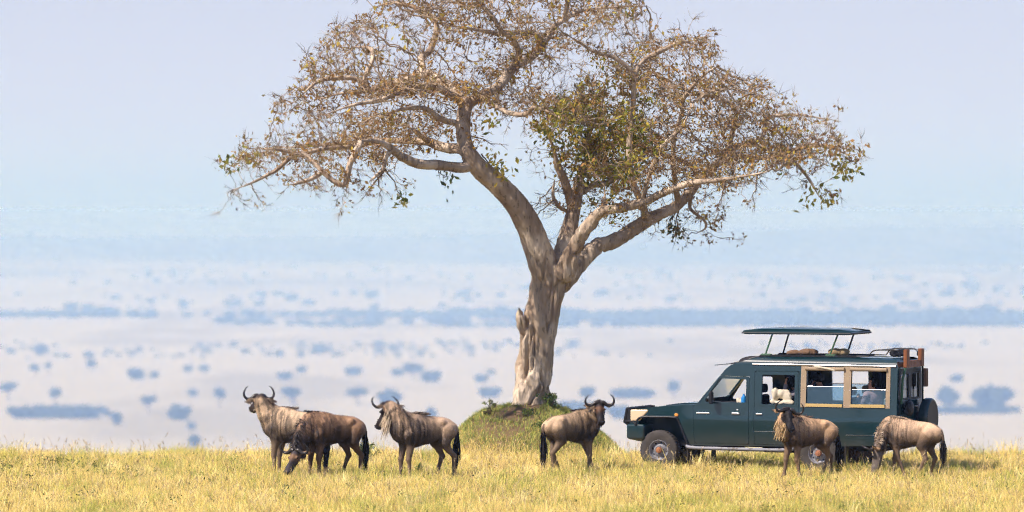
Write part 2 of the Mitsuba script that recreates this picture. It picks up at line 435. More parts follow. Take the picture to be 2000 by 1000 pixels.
    C = C * (1 + (neck_light - 0.55 * stripes * nst)[:, None] * onneck[:, None]) if np.ndim(neck_light) else C * (1 + neck_light * onneck - 0.55 * stripes * nst * onneck)[:, None]
    for i, L in enumerate(legs):
        dd = np.min([seg(L[k], L[k + 1])[0] for k in range(1, len(L) - 1)], 0)  # darker lower stems, with the shade between blades painted in
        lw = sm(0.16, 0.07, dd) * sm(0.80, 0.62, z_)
        legc = coat_ * (0.46 if i % 2 == 0 else 0.38)  # far legs darker than near ones: their shade is in the colour
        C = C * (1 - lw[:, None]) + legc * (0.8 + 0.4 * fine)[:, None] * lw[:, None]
        hoof = sm(0.075, 0.055, np.linalg.norm(v - np.asarray(L[-1][:3]), axis=1))
        C = C * (1 - hoof[:, None]) + np.array([0.02, 0.017, 0.014]) * hoof[:, None]
    hd, ht = seg(H(0.02, 0, -0.11), H(0.52, 0, -0.12))
    q = v - P
    ha, hb, hu = q @ h, q @ side, q @ up
    face_ = sm(0.16, 0.13, hd) * sm(-0.02, 0.08, ha)
    fcol = np.tile(dark_ * 0.8, (len(v), 1))
    if forehead is not None:
        k = (sm(0.34, 0.05, ha) * (0.4 + 0.6 * sm(-0.14, -0.05, hu)))[:, None]
        fcol = fcol * (1 - k) + np.asarray(forehead) * k
    C = C * (1 - face_[:, None]) + fcol * face_[:, None]
    ear = sm(0.085, 0.11, np.abs(hb)) * (np.abs(ha + 0.05) < 0.12) * (hu > -0.22) * (np.linalg.norm(q, axis=1) < 0.42)
    ecol = np.where((ha > -0.055)[:, None] & (np.abs(hb) < 0.27)[:, None], coat_ * 1.3, coat_ * 0.35)
    C = C * (1 - ear[:, None] * 0.9) + ecol * ear[:, None] * 0.9
    crown = sm(0.20, 0.10, np.linalg.norm(v - H(-0.02, 0, -0.02), axis=1)) * sm(-0.13, -0.06, hu)
    C = C * (1 - crown[:, None]) + dark_ * 1.2 * crown[:, None]
    dors = sm(0.05, 0.02, np.abs(v[:, 1])) * sm(1.17, 1.21, z_ + 0.06 * (v[:, 0] < 0)) * (v[:, 0] < 0.55)
    C = C * (1 - 0.6 * dors[:, None])
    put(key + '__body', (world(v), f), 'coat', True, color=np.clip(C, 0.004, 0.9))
    # short coat hair lying back along the body
    tri = v[f]
    area = np.linalg.norm(np.cross(tri[:, 1] - tri[:, 0], tri[:, 2] - tri[:, 0]), axis=1)
    nn = np.zeros_like(v)
    fn = np.cross(tri[:, 1] - tri[:, 0], tri[:, 2] - tri[:, 0])
    for k in range(3):
        np.add.at(nn, f[:, k], fn)
    nn /= np.linalg.norm(nn, axis=1, keepdims=True) + 1e-12
    m = 9000
    fi = rng.choice(len(f), m, p=area / area.sum())
    bw = rng.dirichlet([1, 1, 1], m)[:, :, None]
    root, nr_ = (tri[fi] * bw).sum(1), (nn[f[fi]] * bw).sum(1)
    flow = np.array([-0.55, 0, -0.85]) + rng.normal(0, 0.22, (m, 3))
    flow = flow - nr_ * (flow * nr_).sum(1)[:, None]
    flow /= np.linalg.norm(flow, axis=1, keepdims=True) + 1e-9
    shag = rng.uniform(0.02, 0.045, m) * (0.5 + 0.9 * np.interp(root[:, 0], [-0.4, 0.3], [0.5, 1.2])) * np.interp(root[:, 2] - dz, [0.5, 0.8], [0.45, 1.0])
    shag = shag * np.where(np.linalg.norm(root - H(0.25, 0, -0.1), axis=1) < 0.36, 0.4, 1)
    tip = root + (flow + nr_ * 0.30) * shag[:, None]
    col = np.clip(C, 0.004, 0.9)[f[fi, 0]] * rng.uniform(0.6, 1.45, (m, 1))
    sd = np.cross(flow, nr_) * rng.uniform(0.003, 0.006, m)[:, None]
    fv = np.stack([root - sd - nr_ * 0.004, root + sd - nr_ * 0.004, tip], 1).reshape(-1, 3)
    put(key + '__coat_hair', (world(fv), np.arange(3 * m).reshape(-1, 3)), 'hair', False, color=np.clip(np.repeat(col, 3, 0), 0.003, 0.9))
    # horns
    for b in (-1, 1):
        pts = np.array([[0.0, 0.02, -0.005], [0.005, 0.085, 0.0], [0.03, 0.155, -0.045], [0.03, 0.235, -0.05], [0.01, 0.292, 0.01], [-0.005, 0.288, 0.09], [-0.02, 0.245, 0.155], [-0.025, 0.20, 0.185]])
        w = spline(np.stack([H(a, b * bb, e) for a, bb, e in pts]), 22)
        r = np.interp(np.linspace(0, 1, 22), [0, 0.15, 0.4, 0.7, 1], [0.046, 0.040, 0.028, 0.018, 0.003])
        hv, hf = tube(w, r, 8)
        tt = np.repeat(np.linspace(0, 1, 22), 8); tt = np.concatenate([tt, [0, 1]])
        hc = np.array([0.05, 0.042, 0.036]) * (1 - tt[:, None]) + np.array([0.028, 0.026, 0.027]) * tt[:, None]
        hc = hc * (0.75 + 0.5 * meshkit.noise(hv * 40, seed))[:, None]
        put(key + ('__horn' if b < 0 else '__horn_001'), (world(hv), hf), 'horn', True, color=hc)
    for b in (-1, 1):
        m = trimesh.creation.icosphere(2, 0.019)
        put(key + ('__eye' if b < 0 else '__eye_001'), (world(m.vertices + H(0.155, b * 0.098, -0.062)), m.faces), 'eyeball', True)
    # mane: from the withers up the crest of the neck
    m = 420
    t = rng.uniform(-0.25, 1.0, m)
    crest = np.cross(nax, ax); crest = crest * (1 if crest[2] > 0 or abs(crest[2]) < 0.2 and crest[0] < 0 else -1)
    cp = np.stack([np.interp(t, np.linspace(0, 1, 7), npts[:, i]) for i in range(3)], 1)
    rr = np.interp(t, np.linspace(0, 1, 7), nr)
    back = t < 0
    cp[back] = N0 + np.outer(t[back] / 0.25, [0.35, 0, 0.0]); rr[back] = 0.235
    root = cp + crest * (rr * 0.93)[:, None] + np.outer(rng.normal(0, 0.018, m), nax)
    root[back, 2] = 1.325 + dz + 0.01 + (root[back, 0] - 0.43) * 0.09; root[back, 1] *= 0.6
    sidew = np.where(rng.random(m) < 0.5 + 0.5 * mane_side, 1.0, -1.0) * rng.uniform(0.2, 1.0, m)
    ln = mane_len * rng.uniform(0.5, 1.2, m) * np.where(back, 0.45, 1.0)
    dirs = np.outer(sidew * 0.75, nax) + crest * 0.25 + np.outer(np.ones(m), -0.25 * ax) + np.array([0, 0, -0.75]) + rng.normal(0, 0.18, (m, 3))
    dirs[back] = np.array([-0.9, 0, 0.1]) + rng.normal(0, 0.2, (back.sum(), 3))
    dirs /= np.linalg.norm(dirs, axis=1, keepdims=True)
    tip = root + dirs * ln[:, None]
    col = np.asarray(mane) * rng.uniform(0.6, 1.7, (m, 1))
    hv, hf, hc = strands(root, tip, rng.uniform(0.004, 0.009, m), np.outer(sidew * 0.05, nax) + crest * 0.035, rng, col)
    for part, sel in (('__mane', ~back), ('__withers_mane', back)):
        fs = hf[np.isin(hf[:, 0] // 10, np.nonzero(sel)[0])]
        ids, inv = np.unique(fs, return_inverse=True)
        put(key + part, (world(hv[ids]), inv.reshape(-1, 3)), 'hair', False, color=np.clip(hc[ids], 0.003, 0.9))
    # beard: from the throat down the underside of the neck
    m = 420
    t = rng.uniform(*beard_t, m)
    cp = np.stack([np.interp(t, np.linspace(0, 1, 7), npts[:, i]) for i in range(3)], 1)
    rr = np.interp(t, np.linspace(0, 1, 7), nr)
    under = -crest
    root = cp + under * (rr * 0.8)[:, None] + np.outer(rng.normal(0, beard_side, m), nax)
    k = rng.random(m) < 0.22
    root[k] = H(0, 0, 0) + np.outer(rng.uniform(0.02, 0.22, k.sum()), h) + np.outer(rng.normal(0, 0.025, k.sum()), side) - up * 0.2
    dirs = np.array([0, 0, -1.0]) + 0.35 * under + rng.normal(0, 0.14, (m, 3))
    dirs /= np.linalg.norm(dirs, axis=1, keepdims=True)
    tip = root + dirs * (beard_len * rng.uniform(0.45, 1.15, m) * (0.6 + 0.4 * np.sin(np.clip(t, 0, 1) * np.pi)) * np.where(k, 0.5, 1.0))[:, None]
    col = np.asarray(beard) * rng.uniform(0.55, 1.35, (m, 1))
    hv, hf, hc = strands(root, tip, rng.uniform(0.006, 0.013, m), np.outer(np.zeros(m), up), rng, col)
    put(key + '__beard', (world(hv), hf), 'hair', False, color=np.clip(hc, 0.003, 0.9))
    # tail: dock and long brush
    if not lying:
        q0 = np.array([-0.755, 0, 1.06])
        dock = spline(np.stack([q0, q0 + [-0.055, tail[1] * 0.1, -0.10], q0 + [-0.06 - tail[0] * 0.25, tail[1] * 0.3, -0.28]]), 8)
        dv, df = tube(dock, np.linspace(0.04, 0.024, 8), 7)
        m = 130
        t = rng.uniform(0.15, 1, m) ** 0.6
        root = np.stack([np.interp(t, np.linspace(0, 1, 8), dock[:, i]) for i in range(3)], 1) + rng.normal(0, 0.014, (m, 3))
        end = q0 + np.array([-0.05 - tail[0], tail[1], -tail_len])
        tip = end + rng.normal(0, 1, (m, 3)) * [0.028, 0.028, 0.05] + np.outer((1 - t) * 0.2, [0, 0, 1.0])
        col = np.array([0.011, 0.009, 0.009]) * rng.uniform(0.6, 1.8, (m, 1))
        hv, hf, hc = strands(root, tip, rng.uniform(0.007, 0.012, m), rng.normal(0, 0.028, (m, 3)), rng, col, 6)
        dc = np.tile(coat_ * 0.35, (len(dv), 1))
        tv, tf = join([(dv, df), (hv, hf)])
        put(key + '__tail', (world(tv), tf), 'hair', False, color=np.clip(np.vstack([dc, hc]), 0.003, 0.9))
    tag(key, label, 'wildebeest', 'wildebeest grazing and standing in the meadow')
    return o, world, P


HERD = [
    dict(label='pale tan wildebeest at the left end of the herd, looking away from the camera',
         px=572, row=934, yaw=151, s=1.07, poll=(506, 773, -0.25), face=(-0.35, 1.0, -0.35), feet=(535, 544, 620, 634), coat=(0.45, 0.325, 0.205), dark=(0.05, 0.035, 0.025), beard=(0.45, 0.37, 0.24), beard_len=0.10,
         mane=(0.10, 0.065, 0.04), mane_len=0.15, seed=11, lit_rump=0.2, neck_light=0.1, tail=(-0.05, 0.1), tail_len=0.85),
    dict(label='brown wildebeest with its head down grazing, in front of the pale tan one',
         px=645, row=938, yaw=215, s=1.03, poll=(576, 879, 0.60), face=(-0.34, -0.70, -0.66), feet=(623, 604, 700, 665), coat=(0.31, 0.185, 0.105), dark=(0.05, 0.042, 0.045), beard=(0.11, 0.075, 0.045), beard_len=0.16,
         mane=(0.02, 0.016, 0.014), mane_len=0.16, seed=12, forehead=(0.32, 0.18, 0.085), mid=(0.10, 0, -0.02), tail=(-0.03, 0.05), tail_len=0.9),
    dict(label='shaggy wildebeest with a cream beard standing between the grazing brown one and the mound',
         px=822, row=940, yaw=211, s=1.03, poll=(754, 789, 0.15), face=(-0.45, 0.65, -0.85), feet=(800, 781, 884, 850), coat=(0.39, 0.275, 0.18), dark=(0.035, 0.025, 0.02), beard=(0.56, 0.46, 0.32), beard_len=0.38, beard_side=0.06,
         mane=(0.14, 0.10, 0.07), mane_len=0.32, seed=13, lit_rump=0.25, neck_light=0.0, stripes=1.2, tail=(-0.04, 0.05), tail_len=0.85),
    dict(label='pale rumped wildebeest in front of the mound, black face turned to the camera',
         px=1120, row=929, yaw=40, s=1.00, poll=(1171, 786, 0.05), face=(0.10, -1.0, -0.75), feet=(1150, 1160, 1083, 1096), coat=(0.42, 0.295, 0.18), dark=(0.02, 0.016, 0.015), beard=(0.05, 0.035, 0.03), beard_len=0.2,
         mane=(0.035, 0.024, 0.02), mane_len=0.16, seed=14, lit_rump=0.35, front_shade=0.62, forehead=(0.20, 0.10, 0.05), stripes=0.9, tail=(0.0, 0.0), tail_len=0.95),
    dict(label='walking wildebeest with a long tan beard in front of the vehicle doors',
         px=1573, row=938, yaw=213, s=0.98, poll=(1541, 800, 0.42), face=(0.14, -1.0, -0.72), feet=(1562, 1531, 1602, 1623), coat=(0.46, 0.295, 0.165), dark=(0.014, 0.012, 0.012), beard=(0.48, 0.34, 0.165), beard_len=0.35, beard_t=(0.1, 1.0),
         mane=(0.15, 0.10, 0.065), mane_len=0.24, seed=15, lit_rump=0.25, beard_side=0.055, stripes=0.3, tail=(0.13, -0.05), tail_len=0.98, roll=-12),
    dict(label='wildebeest with a pale striped neck grazing in front of the vehicle spare wheel',
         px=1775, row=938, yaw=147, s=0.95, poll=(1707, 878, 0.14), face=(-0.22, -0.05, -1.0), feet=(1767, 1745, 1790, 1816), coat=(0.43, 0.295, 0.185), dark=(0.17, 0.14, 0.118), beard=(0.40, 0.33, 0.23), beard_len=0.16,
         mane=(0.36, 0.29, 0.21), mane_len=0.10, seed=16, lit_rump=0.45, stripes=1.1, neck_light=-0.1, mid=(0.10, 0, 0.0), tail=(0.02, -0.02), tail_len=0.72),
    dict(label='dark brown wildebeest lying low in the shade beside the rear wheel of the vehicle',
         px=1676, row=923, yaw=238, s=0.74, poll=(1658, 879, 0.25), face=(-0.35, -0.35, -0.85), feet=(None,) * 4, coat=(0.12, 0.07, 0.045), dark=(0.10, 0.055, 0.035), beard=(0.20, 0.13, 0.08), beard_len=0.1,
         mane=(0.16, 0.11, 0.075), mane_len=0.25, seed=17, lying=True),
]
for a in HERD:
    wildebeest(numbered('wildebeest'), **a)
# ------------------------------------------------------------------ the safari vehicle
# its own frame: x rearwards from the front wheels, y to the far side, z up
VYAW = math.radians(22.5)
VR = np.array([[math.cos(VYAW), -math.sin(VYAW), 0], [math.sin(VYAW), math.cos(VYAW), 0], [0, 0, 1.0]])   # local -> world: v @ VR
VO = at(1290, 918.5, 101.3) - np.array([0, -0.74, 0]) @ VR
VO[2] = float(full_z(VO[0], VO[1])) - 0.01
VM = manifold3d.Manifold
CS = manifold3d.CrossSection


def paint_color(p, n, uv):
    dust = mikit.smoothstep(0.95, 0.45, p.z) * (0.25 + 0.75 * mikit.fbm(p.x * 4, p.y * 4, p.z * 5, 3))
    w = mikit.fbm(p.x * 1.7, p.y * 1.7, p.z * 2.5, 3)
    return mikit.mix(mikit.mix((0.0015, 0.025, 0.033), (0.002, 0.031, 0.041), w), (0.16, 0.125, 0.08), dust * 0.35 + 0.02)


def rubber_color(p, n, uv):
    return mikit.mix((0.045, 0.042, 0.04), (0.10, 0.088, 0.075), mikit.fbm(p.x * 9, p.y * 9, p.z * 9, 3))


def canvas_color(p, n, uv):
    return mikit.mix((0.32, 0.245, 0.16), (0.42, 0.325, 0.215), mikit.fbm(p.x * 6, p.y * 6, p.z * 6, 3))


def wood_color(p, n, uv):
    g = mikit.fbm(p.x * 30, p.y * 30, p.z * 3.0, 3)
    return mikit.mix((0.12, 0.035, 0.013), (0.33, 0.13, 0.045), g)


def steel_color(p, n, uv):
    return mikit.mix((0.26, 0.27, 0.30), (0.14, 0.12, 0.10), mikit.smoothstep(0.5, 0.75, mikit.fbm(p.x * 14, p.y * 14, p.z * 14, 3)))


mat('paint', mikit.proc(paint_color), 0.12, clearcoat=1.0, clearcoat_gloss=0.92, specular=0.5)
mat('rubber', mikit.proc(rubber_color), 0.85)
mat('canvas', mikit.proc(canvas_color), 0.8)
mat('wood', mikit.proc(wood_color), 0.5)
mat('steel', mikit.proc(steel_color), 0.45)
mat('black_metal', (0.018, 0.019, 0.022), 0.45)
mat('green_metal', (0.06, 0.14, 0.075), 0.5)
mat('liner', (0.03, 0.03, 0.032), 0.8)
mat('tan_vinyl', (0.40, 0.33, 0.24), 0.6)
mat('cream_cloth', (0.62, 0.56, 0.42), 0.85)
mat('brown_cloth', (0.17, 0.105, 0.065), 0.9)
mat('khaki_cloth', (0.30, 0.22, 0.12), 0.9)
mat('cover_vinyl', (0.085, 0.075, 0.06), 0.6)
mat('yellow_canvas', (0.55, 0.40, 0.16), 0.8)
mat('rust', (0.40, 0.17, 0.08), 0.7)
mat('chrome', (0.75, 0.76, 0.78), 0.22, metallic=0.9)
mat('amber', (0.85, 0.33, 0.05), 0.15, clearcoat=1.0)
mat('lamp_lens', (0.80, 0.62, 0.40), 0.15, clearcoat=1.0)
mat('blue_plastic', (0.02, 0.22, 0.55), 0.35)
scene['window_glass'] = {'type': 'thindielectric', 'int_ior': 1.5, 'specular_transmittance': rgb(0.82, 0.88, 0.88)}
scene['blue_sheen_pane'] = {'type': 'blendbsdf', 'weight': 0.14, 'a': {'type': 'thindielectric', 'int_ior': 1.5, 'specular_transmittance': rgb(0.62, 0.80, 0.92)}, 'b': {'type': 'twosided', 'bsdf': {'type': 'diffuse', 'reflectance': rgb(0.20, 0.42, 0.60)}}}  # tinted pane; its diffuse blue stands in for reflected sky
CAR = 'safari_vehicle'


def stretch(v):
    v = np.array(v, float)
    x = v[:, 0]
    v[:, 0] = np.where(x > 3.95, 3.95 + (x - 3.95) * 0.87, x) * 1.018
    return v



def vput(name, mesh, bsdf, smooth=28, parent=CAR):
    """A part of the vehicle, from a Manifold or (vertices, faces) in the vehicle's frame."""
    if hasattr(mesh, 'to_mesh'):
        m = mesh.to_mesh(); mesh = (np.asarray(m.vert_properties[:, :3], float), np.asarray(m.tri_verts))
    key = numbered(parent + '__' + name) if parent else numbered(name)
    put(key, (stretch(mesh[0]) @ VR + VO, mesh[1]), bsdf, smooth)
    return key


def side_prism(poly, y0, y1, r=0.0):
    """A polygon in (x, z) extruded from y0 to y1, its corners rounded by r."""
    c = CS([np.asarray(poly, float)], manifold3d.FillRule.NonZero)
    if r:
        c = c.offset(-r, manifold3d.JoinType.Round, 2, 16).offset(r, manifold3d.JoinType.Round, 2, 16)
    return c.extrude(y1 - y0).rotate([90, 0, 0]).translate([0, y1, 0])


def front_prism(poly, x0, x1, r=0.0):
    """A polygon in (y, z) extruded from x0 to x1."""
    c = CS([np.asarray(poly, float)], manifold3d.FillRule.NonZero)
    if r:
        c = c.offset(-r, manifold3d.JoinType.Round, 2, 16).offset(r, manifold3d.JoinType.Round, 2, 16)
    return c.extrude(x1 - x0).rotate([90, 0, 0]).rotate([0, 0, 90]).translate([x0, 0, 0])


def bx(x0, x1, y0, y1, z0, z1, r=0.0):
    if r <= 0:
        return VM.cube([x1 - x0, y1 - y0, z1 - z0]).translate([x0, y0, z0])
    s = VM.sphere(r, 12)
    return VM.batch_hull([s.translate([a, b, c]) for a in (x0 + r, x1 - r) for b in (y0 + r, y1 - r) for c in (z0 + r, z1 - r)])


def rod(pts, r, sides=8):
    return tube(np.asarray(pts, float), r, sides)


SIDE = [(-0.60, 0.72), (-0.64, 1.00), (-0.58, 1.20), (-0.48, 1.265), (-0.10, 1.315), (0.35, 1.355), (0.82, 1.375), (0.86, 1.42), (1.44, 2.12), (1.56, 2.21), (2.02, 2.355), (2.25, 2.385), (3.6, 2.40), (5.15, 2.375), (5.25, 2.32), (5.28, 2.2),
        (5.28, 0.70), (5.20, 0.60), (3.0, 0.545), (0.60, 0.525), (0.2, 0.60)]
HALF = [(0.825, 0.40), (0.842, 0.55), (0.882, 0.92), (0.890, 1.06), (0.884, 1.12), (0.868, 1.17), (0.862, 1.40), (0.80, 2.215), (0.785, 2.28), (0.73, 2.345), (0.58, 2.385), (0.3, 2.41), (0, 2.42)]
FRONT = HALF + [(-a, b) for a, b in HALF[-2::-1]]


def inset(poly, r):
    return CS([np.asarray(poly, float)], manifold3d.FillRule.NonZero).offset(-r, manifold3d.JoinType.Miter, 3, 8).to_polygons()[0]


outer = side_prism(SIDE, -1.2, 1.2, 0.03) ^ front_prism(FRONT, -1.5, 6.0)
# the bonnet narrows to the front
nose = VM.hull_points(np.array([[x, y, z] for x, w in ((-0.8, 0.80), (0.9, 0.905), (6.0, 0.905)) for y in (-w, w) for z in (0, 3)], float))
outer = outer ^ nose
cavity = (side_prism(inset([p for p in SIDE if p[0] > 0.85] + [(0.98, 0.7)], 0.045), -1.2, 1.2) ^ front_prism(inset(FRONT, 0.045), -1, 6)) - bx(-2, 0.98, -2, 2, 0, 1.36) - bx(-2, 7, -2, 2, -1, 0.66)
WIN1 = [(0.985, 1.435), (1.32, 1.925), (1.90, 1.915), (1.90, 1.435)]
WIN2 = [(2.235, 1.405), (2.235, 2.015), (2.94, 2.015), (2.94, 1.405)]
WIN3 = [(3.19, 1.44), (3.19, 2.11), (3.98, 2.11), (3.98, 1.44)]
WIN4 = [(4.17, 1.44), (4.17, 2.11), (5.01, 2.11), (5.01, 1.44)]
shell = outer - cavity
for w, r in ((WIN1, 0.03), (WIN2, 0.03), (WIN3, 0.0), (WIN4, 0.0)):
    shell = shell - side_prism(w, -1.5, 1.5, r)
shell = shell - front_prism([(-0.70, 1.50), (0.70, 1.50), (0.64, 2.06), (-0.64, 2.06)], 0.3, 1.75, 0.05)
ENG = bx(-0.55, 0.6, -0.5, 0.5, 0.5, 1.2)
for y0, y1 in ((-0.64, -0.06), (0.06, 0.64)):
    shell = shell - bx(5.0, 5.6, y0, y1, 1.52, 2.08, 0.0)
arch_f = side_prism([(-0.52, 0.30), (-0.50, 0.90), (-0.38, 1.085), (0.33, 1.10), (0.42, 1.06), (0.66, 0.40)], -1.2, 1.2, 0.05)
arch_r = side_prism([(2.90, 0.30), (2.98, 0.80), (3.14, 0.97), (3.74, 0.97), (3.90, 0.80), (3.98, 0.30)], -1.2, 1.2, 0.06)
well = VM.cube([9, 0.74, 5]).translate([-2, -0.37, -1])
shell = shell - (arch_f - well) - (arch_r - well)
# the near doors are cut out with a shut line round them
D1 = [(0.79, 0.575), (0.76, 1.37), (0.905, 1.41), (1.27, 1.975), (1.955, 1.965), (1.955, 0.575)]
D2 = [(2.08, 0.575), (2.08, 2.085), (3.02, 2.085), (3.02, 1.0), (2.92, 0.93), (2.86, 0.575)]
nearhalf = bx(-2, 7, -1.5, -0.60, 0, 3)
for nm, dpoly in (('door', D1), ('door', D2)):
    pr = side_prism(dpoly, -1.5, -0.60, 0.04)
    big = CS([np.asarray(dpoly, float)], manifold3d.FillRule.NonZero).offset(0.007, manifold3d.JoinType.Round, 2, 12).extrude(0.9).rotate([90, 0, 0]).translate([0, -0.60, 0])
    dr_ = shell ^ pr
    shell = shell - big
    k = vput(nm, dr_.translate([0, -0.004, 0]), 'paint')
    if dpoly is D1:
        vput('handle', bx(1.60, 1.77, -0.905, -0.865, 1.185, 1.225, 0.012), 'chrome', 30, k)
        vput('vent_strip', bx(0.83, 1.12, -0.894, -0.862, 1.185, 1.225, 0.01), 'chrome', 30, k)
        vput('lock', bx(1.70, 1.74, -0.885, -0.85, 1.265, 1.30, 0.008), 'chrome', 30, k)
        vput('mirror', join([(lambda m: (m.vert_properties[:, :3], m.tri_verts))((bx(1.16, 1.24, -1.07, -0.94, 1.40, 1.66, 0.03)).to_mesh()), rod([(1.2, -0.84, 1.46), (1.2, -1.0, 1.46)], 0.015)]), 'black_metal', 30, k)
        vput('window_pane', side_prism([(0.97, 1.42), (1.33, 1.45), (1.33, 1.94), (1.31, 1.94)], -0.826, -0.824), 'window_glass', False, k)
        fr = [(0.955, 1.415), (1.30, 1.955), (1.93, 1.945), (1.93, 1.415)]
    else:
        vput('handle', bx(2.12, 2.26, -0.905, -0.865, 1.185, 1.225, 0.012), 'chrome', 30, k)
        fr = [(2.185, 1.355), (2.185, 2.065), (2.99, 2.065), (2.99, 1.355)]
    # the raised window frame follows the leaning side
    ring = (side_prism(fr, -1.5, -0.6, 0.03) - side_prism(WIN1 if dpoly is D1 else WIN2, -1.6, -0.5, 0.03)) ^ (front_prism(FRONT, -1, 6).translate([0, -0.014, 0]) - front_prism(FRONT, -2, 7).translate([0, 0.010, 0]))
    vput('window_frame', ring, 'paint', 28, k)
hood = shell ^ (bx(-0.60, 0.83, -0.74, 0.74, 1.22, 1.5))
shell = shell - bx(-0.61, 0.838, -0.748, 0.748, 1.21, 1.5)
vput('body', shell, 'paint')
vput('bonnet', hood + (side_prism([(-0.05, 1.28), (0.02, 1.345), (0.35, 1.385), (0.72, 1.39), (0.78, 1.36), (0.7, 1.30)], -0.42, 0.42, 0.01)), 'paint')
vput('windscreen', (np.array([[0.945, -0.71, 1.49], [0.945, 0.71, 1.49], [1.42, 0.65, 2.07], [1.42, -0.65, 2.07]]), np.array([[0, 1, 2], [0, 2, 3]])), 'window_glass', False)
# dark liner inside, floor and wheel wells
vput('cabin_floor', bx(0.95, 5.2, -0.76, 0.76, 0.665, 0.70), 'liner', False)
vput('headliner', (front_prism(inset(FRONT, 0.048), 1.7, 5.2) - front_prism(inset(FRONT, 0.07), 1.6, 5.3)) - bx(0, 6, -2, 2, 0, 2.16), 'liner', False)
vput('dashboard', bx(0.92, 1.18, -0.74, 0.74, 1.0, 1.40, 0.05), 'liner')
vput('chassis', VM.compose([bx(-0.5, 5.1, -0.50, -0.38, 0.50, 0.62), bx(-0.5, 5.1, 0.38, 0.50, 0.50, 0.62), bx(-0.06, 0.06, -0.62, 0.62, 0.37, 0.49, 0.04), bx(3.38, 3.50, -0.62, 0.62, 0.37, 0.49, 0.04),
                            bx(0.6, 1.5, -0.25, 0.25, 0.40, 0.64, 0.05), bx(1.9, 2.8, 0.1, 0.36, 0.36, 0.62, 0.06), bx(4.1, 4.8, -0.36, 0.36, 0.45, 0.64, 0.06), bx(3.36, 3.54, -0.14, 0.14, 0.30, 0.55, 0.06)]), 'black_metal')
for y in (-0.86, 0.62):
    vput('mud_flap', bx(0.62, 0.635, y, y + 0.24, 0.20, 0.62), 'rubber', False)
    vput('mud_flap', bx(4.02, 4.035, y, y + 0.24, 0.20, 0.66), 'rubber', False)
# flared arch lip, gutter, sill step
for sy in (-1, 1):
    y = sy * 0.893
    vput('arch_flare', rod(spline([(-0.50, y, 0.92), (-0.38, y, 1.09), (0.0, y, 1.105), (0.34, y, 1.105), (0.44, y, 1.05), (0.66, y, 0.52)], 30), 0.022), 'black_metal', 40)
    vput('gutter', rod([(2.02, sy * 0.812, 2.232), (5.24, sy * 0.812, 2.222)], 0.022), 'chrome', 40)
    vput('side_step', rod(spline([(0.64, sy * 0.80, 0.56), (0.72, sy * 0.93, 0.49), (1.5, sy * 0.95, 0.475), (2.80, sy * 0.95, 0.475), (2.88, sy * 0.80, 0.54)], 24), 0.037, 10), 'steel', 40)
    vput('trim_line', bx(2.1, 2.95, *sorted((sy * 0.888, sy * 0.894)), 0.845, 0.853) if sy < 0 else bx(2.1, 2.9, 0.888, 0.894, 0.845, 0.853), 'chrome', False)
    vput('trim_line', bx(4.05, 5.2, *sorted((sy * 0.880, sy * 0.888)), 0.80, 0.808), 'chrome', False)
# canvas side: posts, rails, sill boards and half panes
skin = front_prism(FRONT, -1, 6)
def canvas(poly, off=0.012, y0=-1.5, y1=-0.5):
    return side_prism(poly, y0, y1, 0.004) ^ (skin.translate([0, -off if y0 < 0 else off, 0]) - skin.translate([0, 0.002 if y0 < 0 else -0.002, 0]))
for sg in (-1, 1):
    yy = (-1.5, -0.5) if sg < 0 else (0.5, 1.5)
    for a, b in ((3.07, 3.185), (3.985, 4.165), (5.015, 5.115)):
        k = vput('canvas_post', canvas([(a, 1.36), (a, 2.20), (b, 2.20), (b, 1.36)], 0.016, *yy), 'canvas')
        if sg < 0:
            for z in (1.40, 1.72, 2.0):
                yq = -np.interp(z, [1.40, 2.215], [0.862, 0.80]) - 0.016
                for xx in ((a + b) / 2,) if b - a < 0.15 else (a + 0.03, b - 0.03):
                    m = trimesh.creation.icosphere(1, 0.010)
                    vput('stud', (m.vertices + [xx, yq, z], m.faces), 'chrome', 30, k)
    for a, b in ((3.19, 3.98), (4.17, 5.01)):
        vput('rolled_blind', rod(spline([(a - 0.02, sg * 0.832, 2.155), (a + 0.2, sg * 0.84, 2.15), ((a + b) / 2, sg * 0.836, 2.152), (b - 0.15, sg * 0.842, 2.146), (b + 0.02, sg * 0.834, 2.15)], 20), [0.042, 0.044, 0.040, 0.045, 0.043] * 4, 10), 'canvas', 40)
        vput('sill_board', canvas([(a - 0.01, 1.372), (a - 0.01, 1.435), (b - 0.02, 1.435), (b - 0.02, 1.372)], 0.03, *yy), 'yellow_canvas')
        zt = 1.79 if a < 4 else 1.735
        y = sg * 0.835
        vput('window_pane', (np.array([[a, y - sg * 0.00, 1.44], [b, y, 1.44], [b, y - sg * 0.025, zt], [a, y - sg * 0.025, zt]]), np.array([[0, 1, 2], [0, 2, 3]])), 'blue_sheen_pane', False)
        vput('pane_rail', rod([(a, y - sg * 0.026, zt), (b, y - sg * 0.026, zt)], 0.008, 6), 'chrome', 40)
for y0, y1 in ((-0.64, -0.06), (0.06, 0.64)):
    vput('rear_pane', bx(5.255, 5.259, y0 + 0.003, y1 - 0.003, 1.523, 2.077), 'window_glass', False)
    k = vput('rear_door', bx(5.281, 5.30, y0 - 0.06, y1 + 0.055, 0.80, 1.515, 0.009), 'paint')
    vput('tan_panel', bx(5.22, 5.235, y0 + 0.01, y1 - 0.01, 1.30, 1.72), 'tan_vinyl', False, k)
    vput('handle', bx(5.30, 5.33, y0 + 0.2, y0 + 0.36, 1.36, 1.39, 0.01), 'chrome', 30, k)
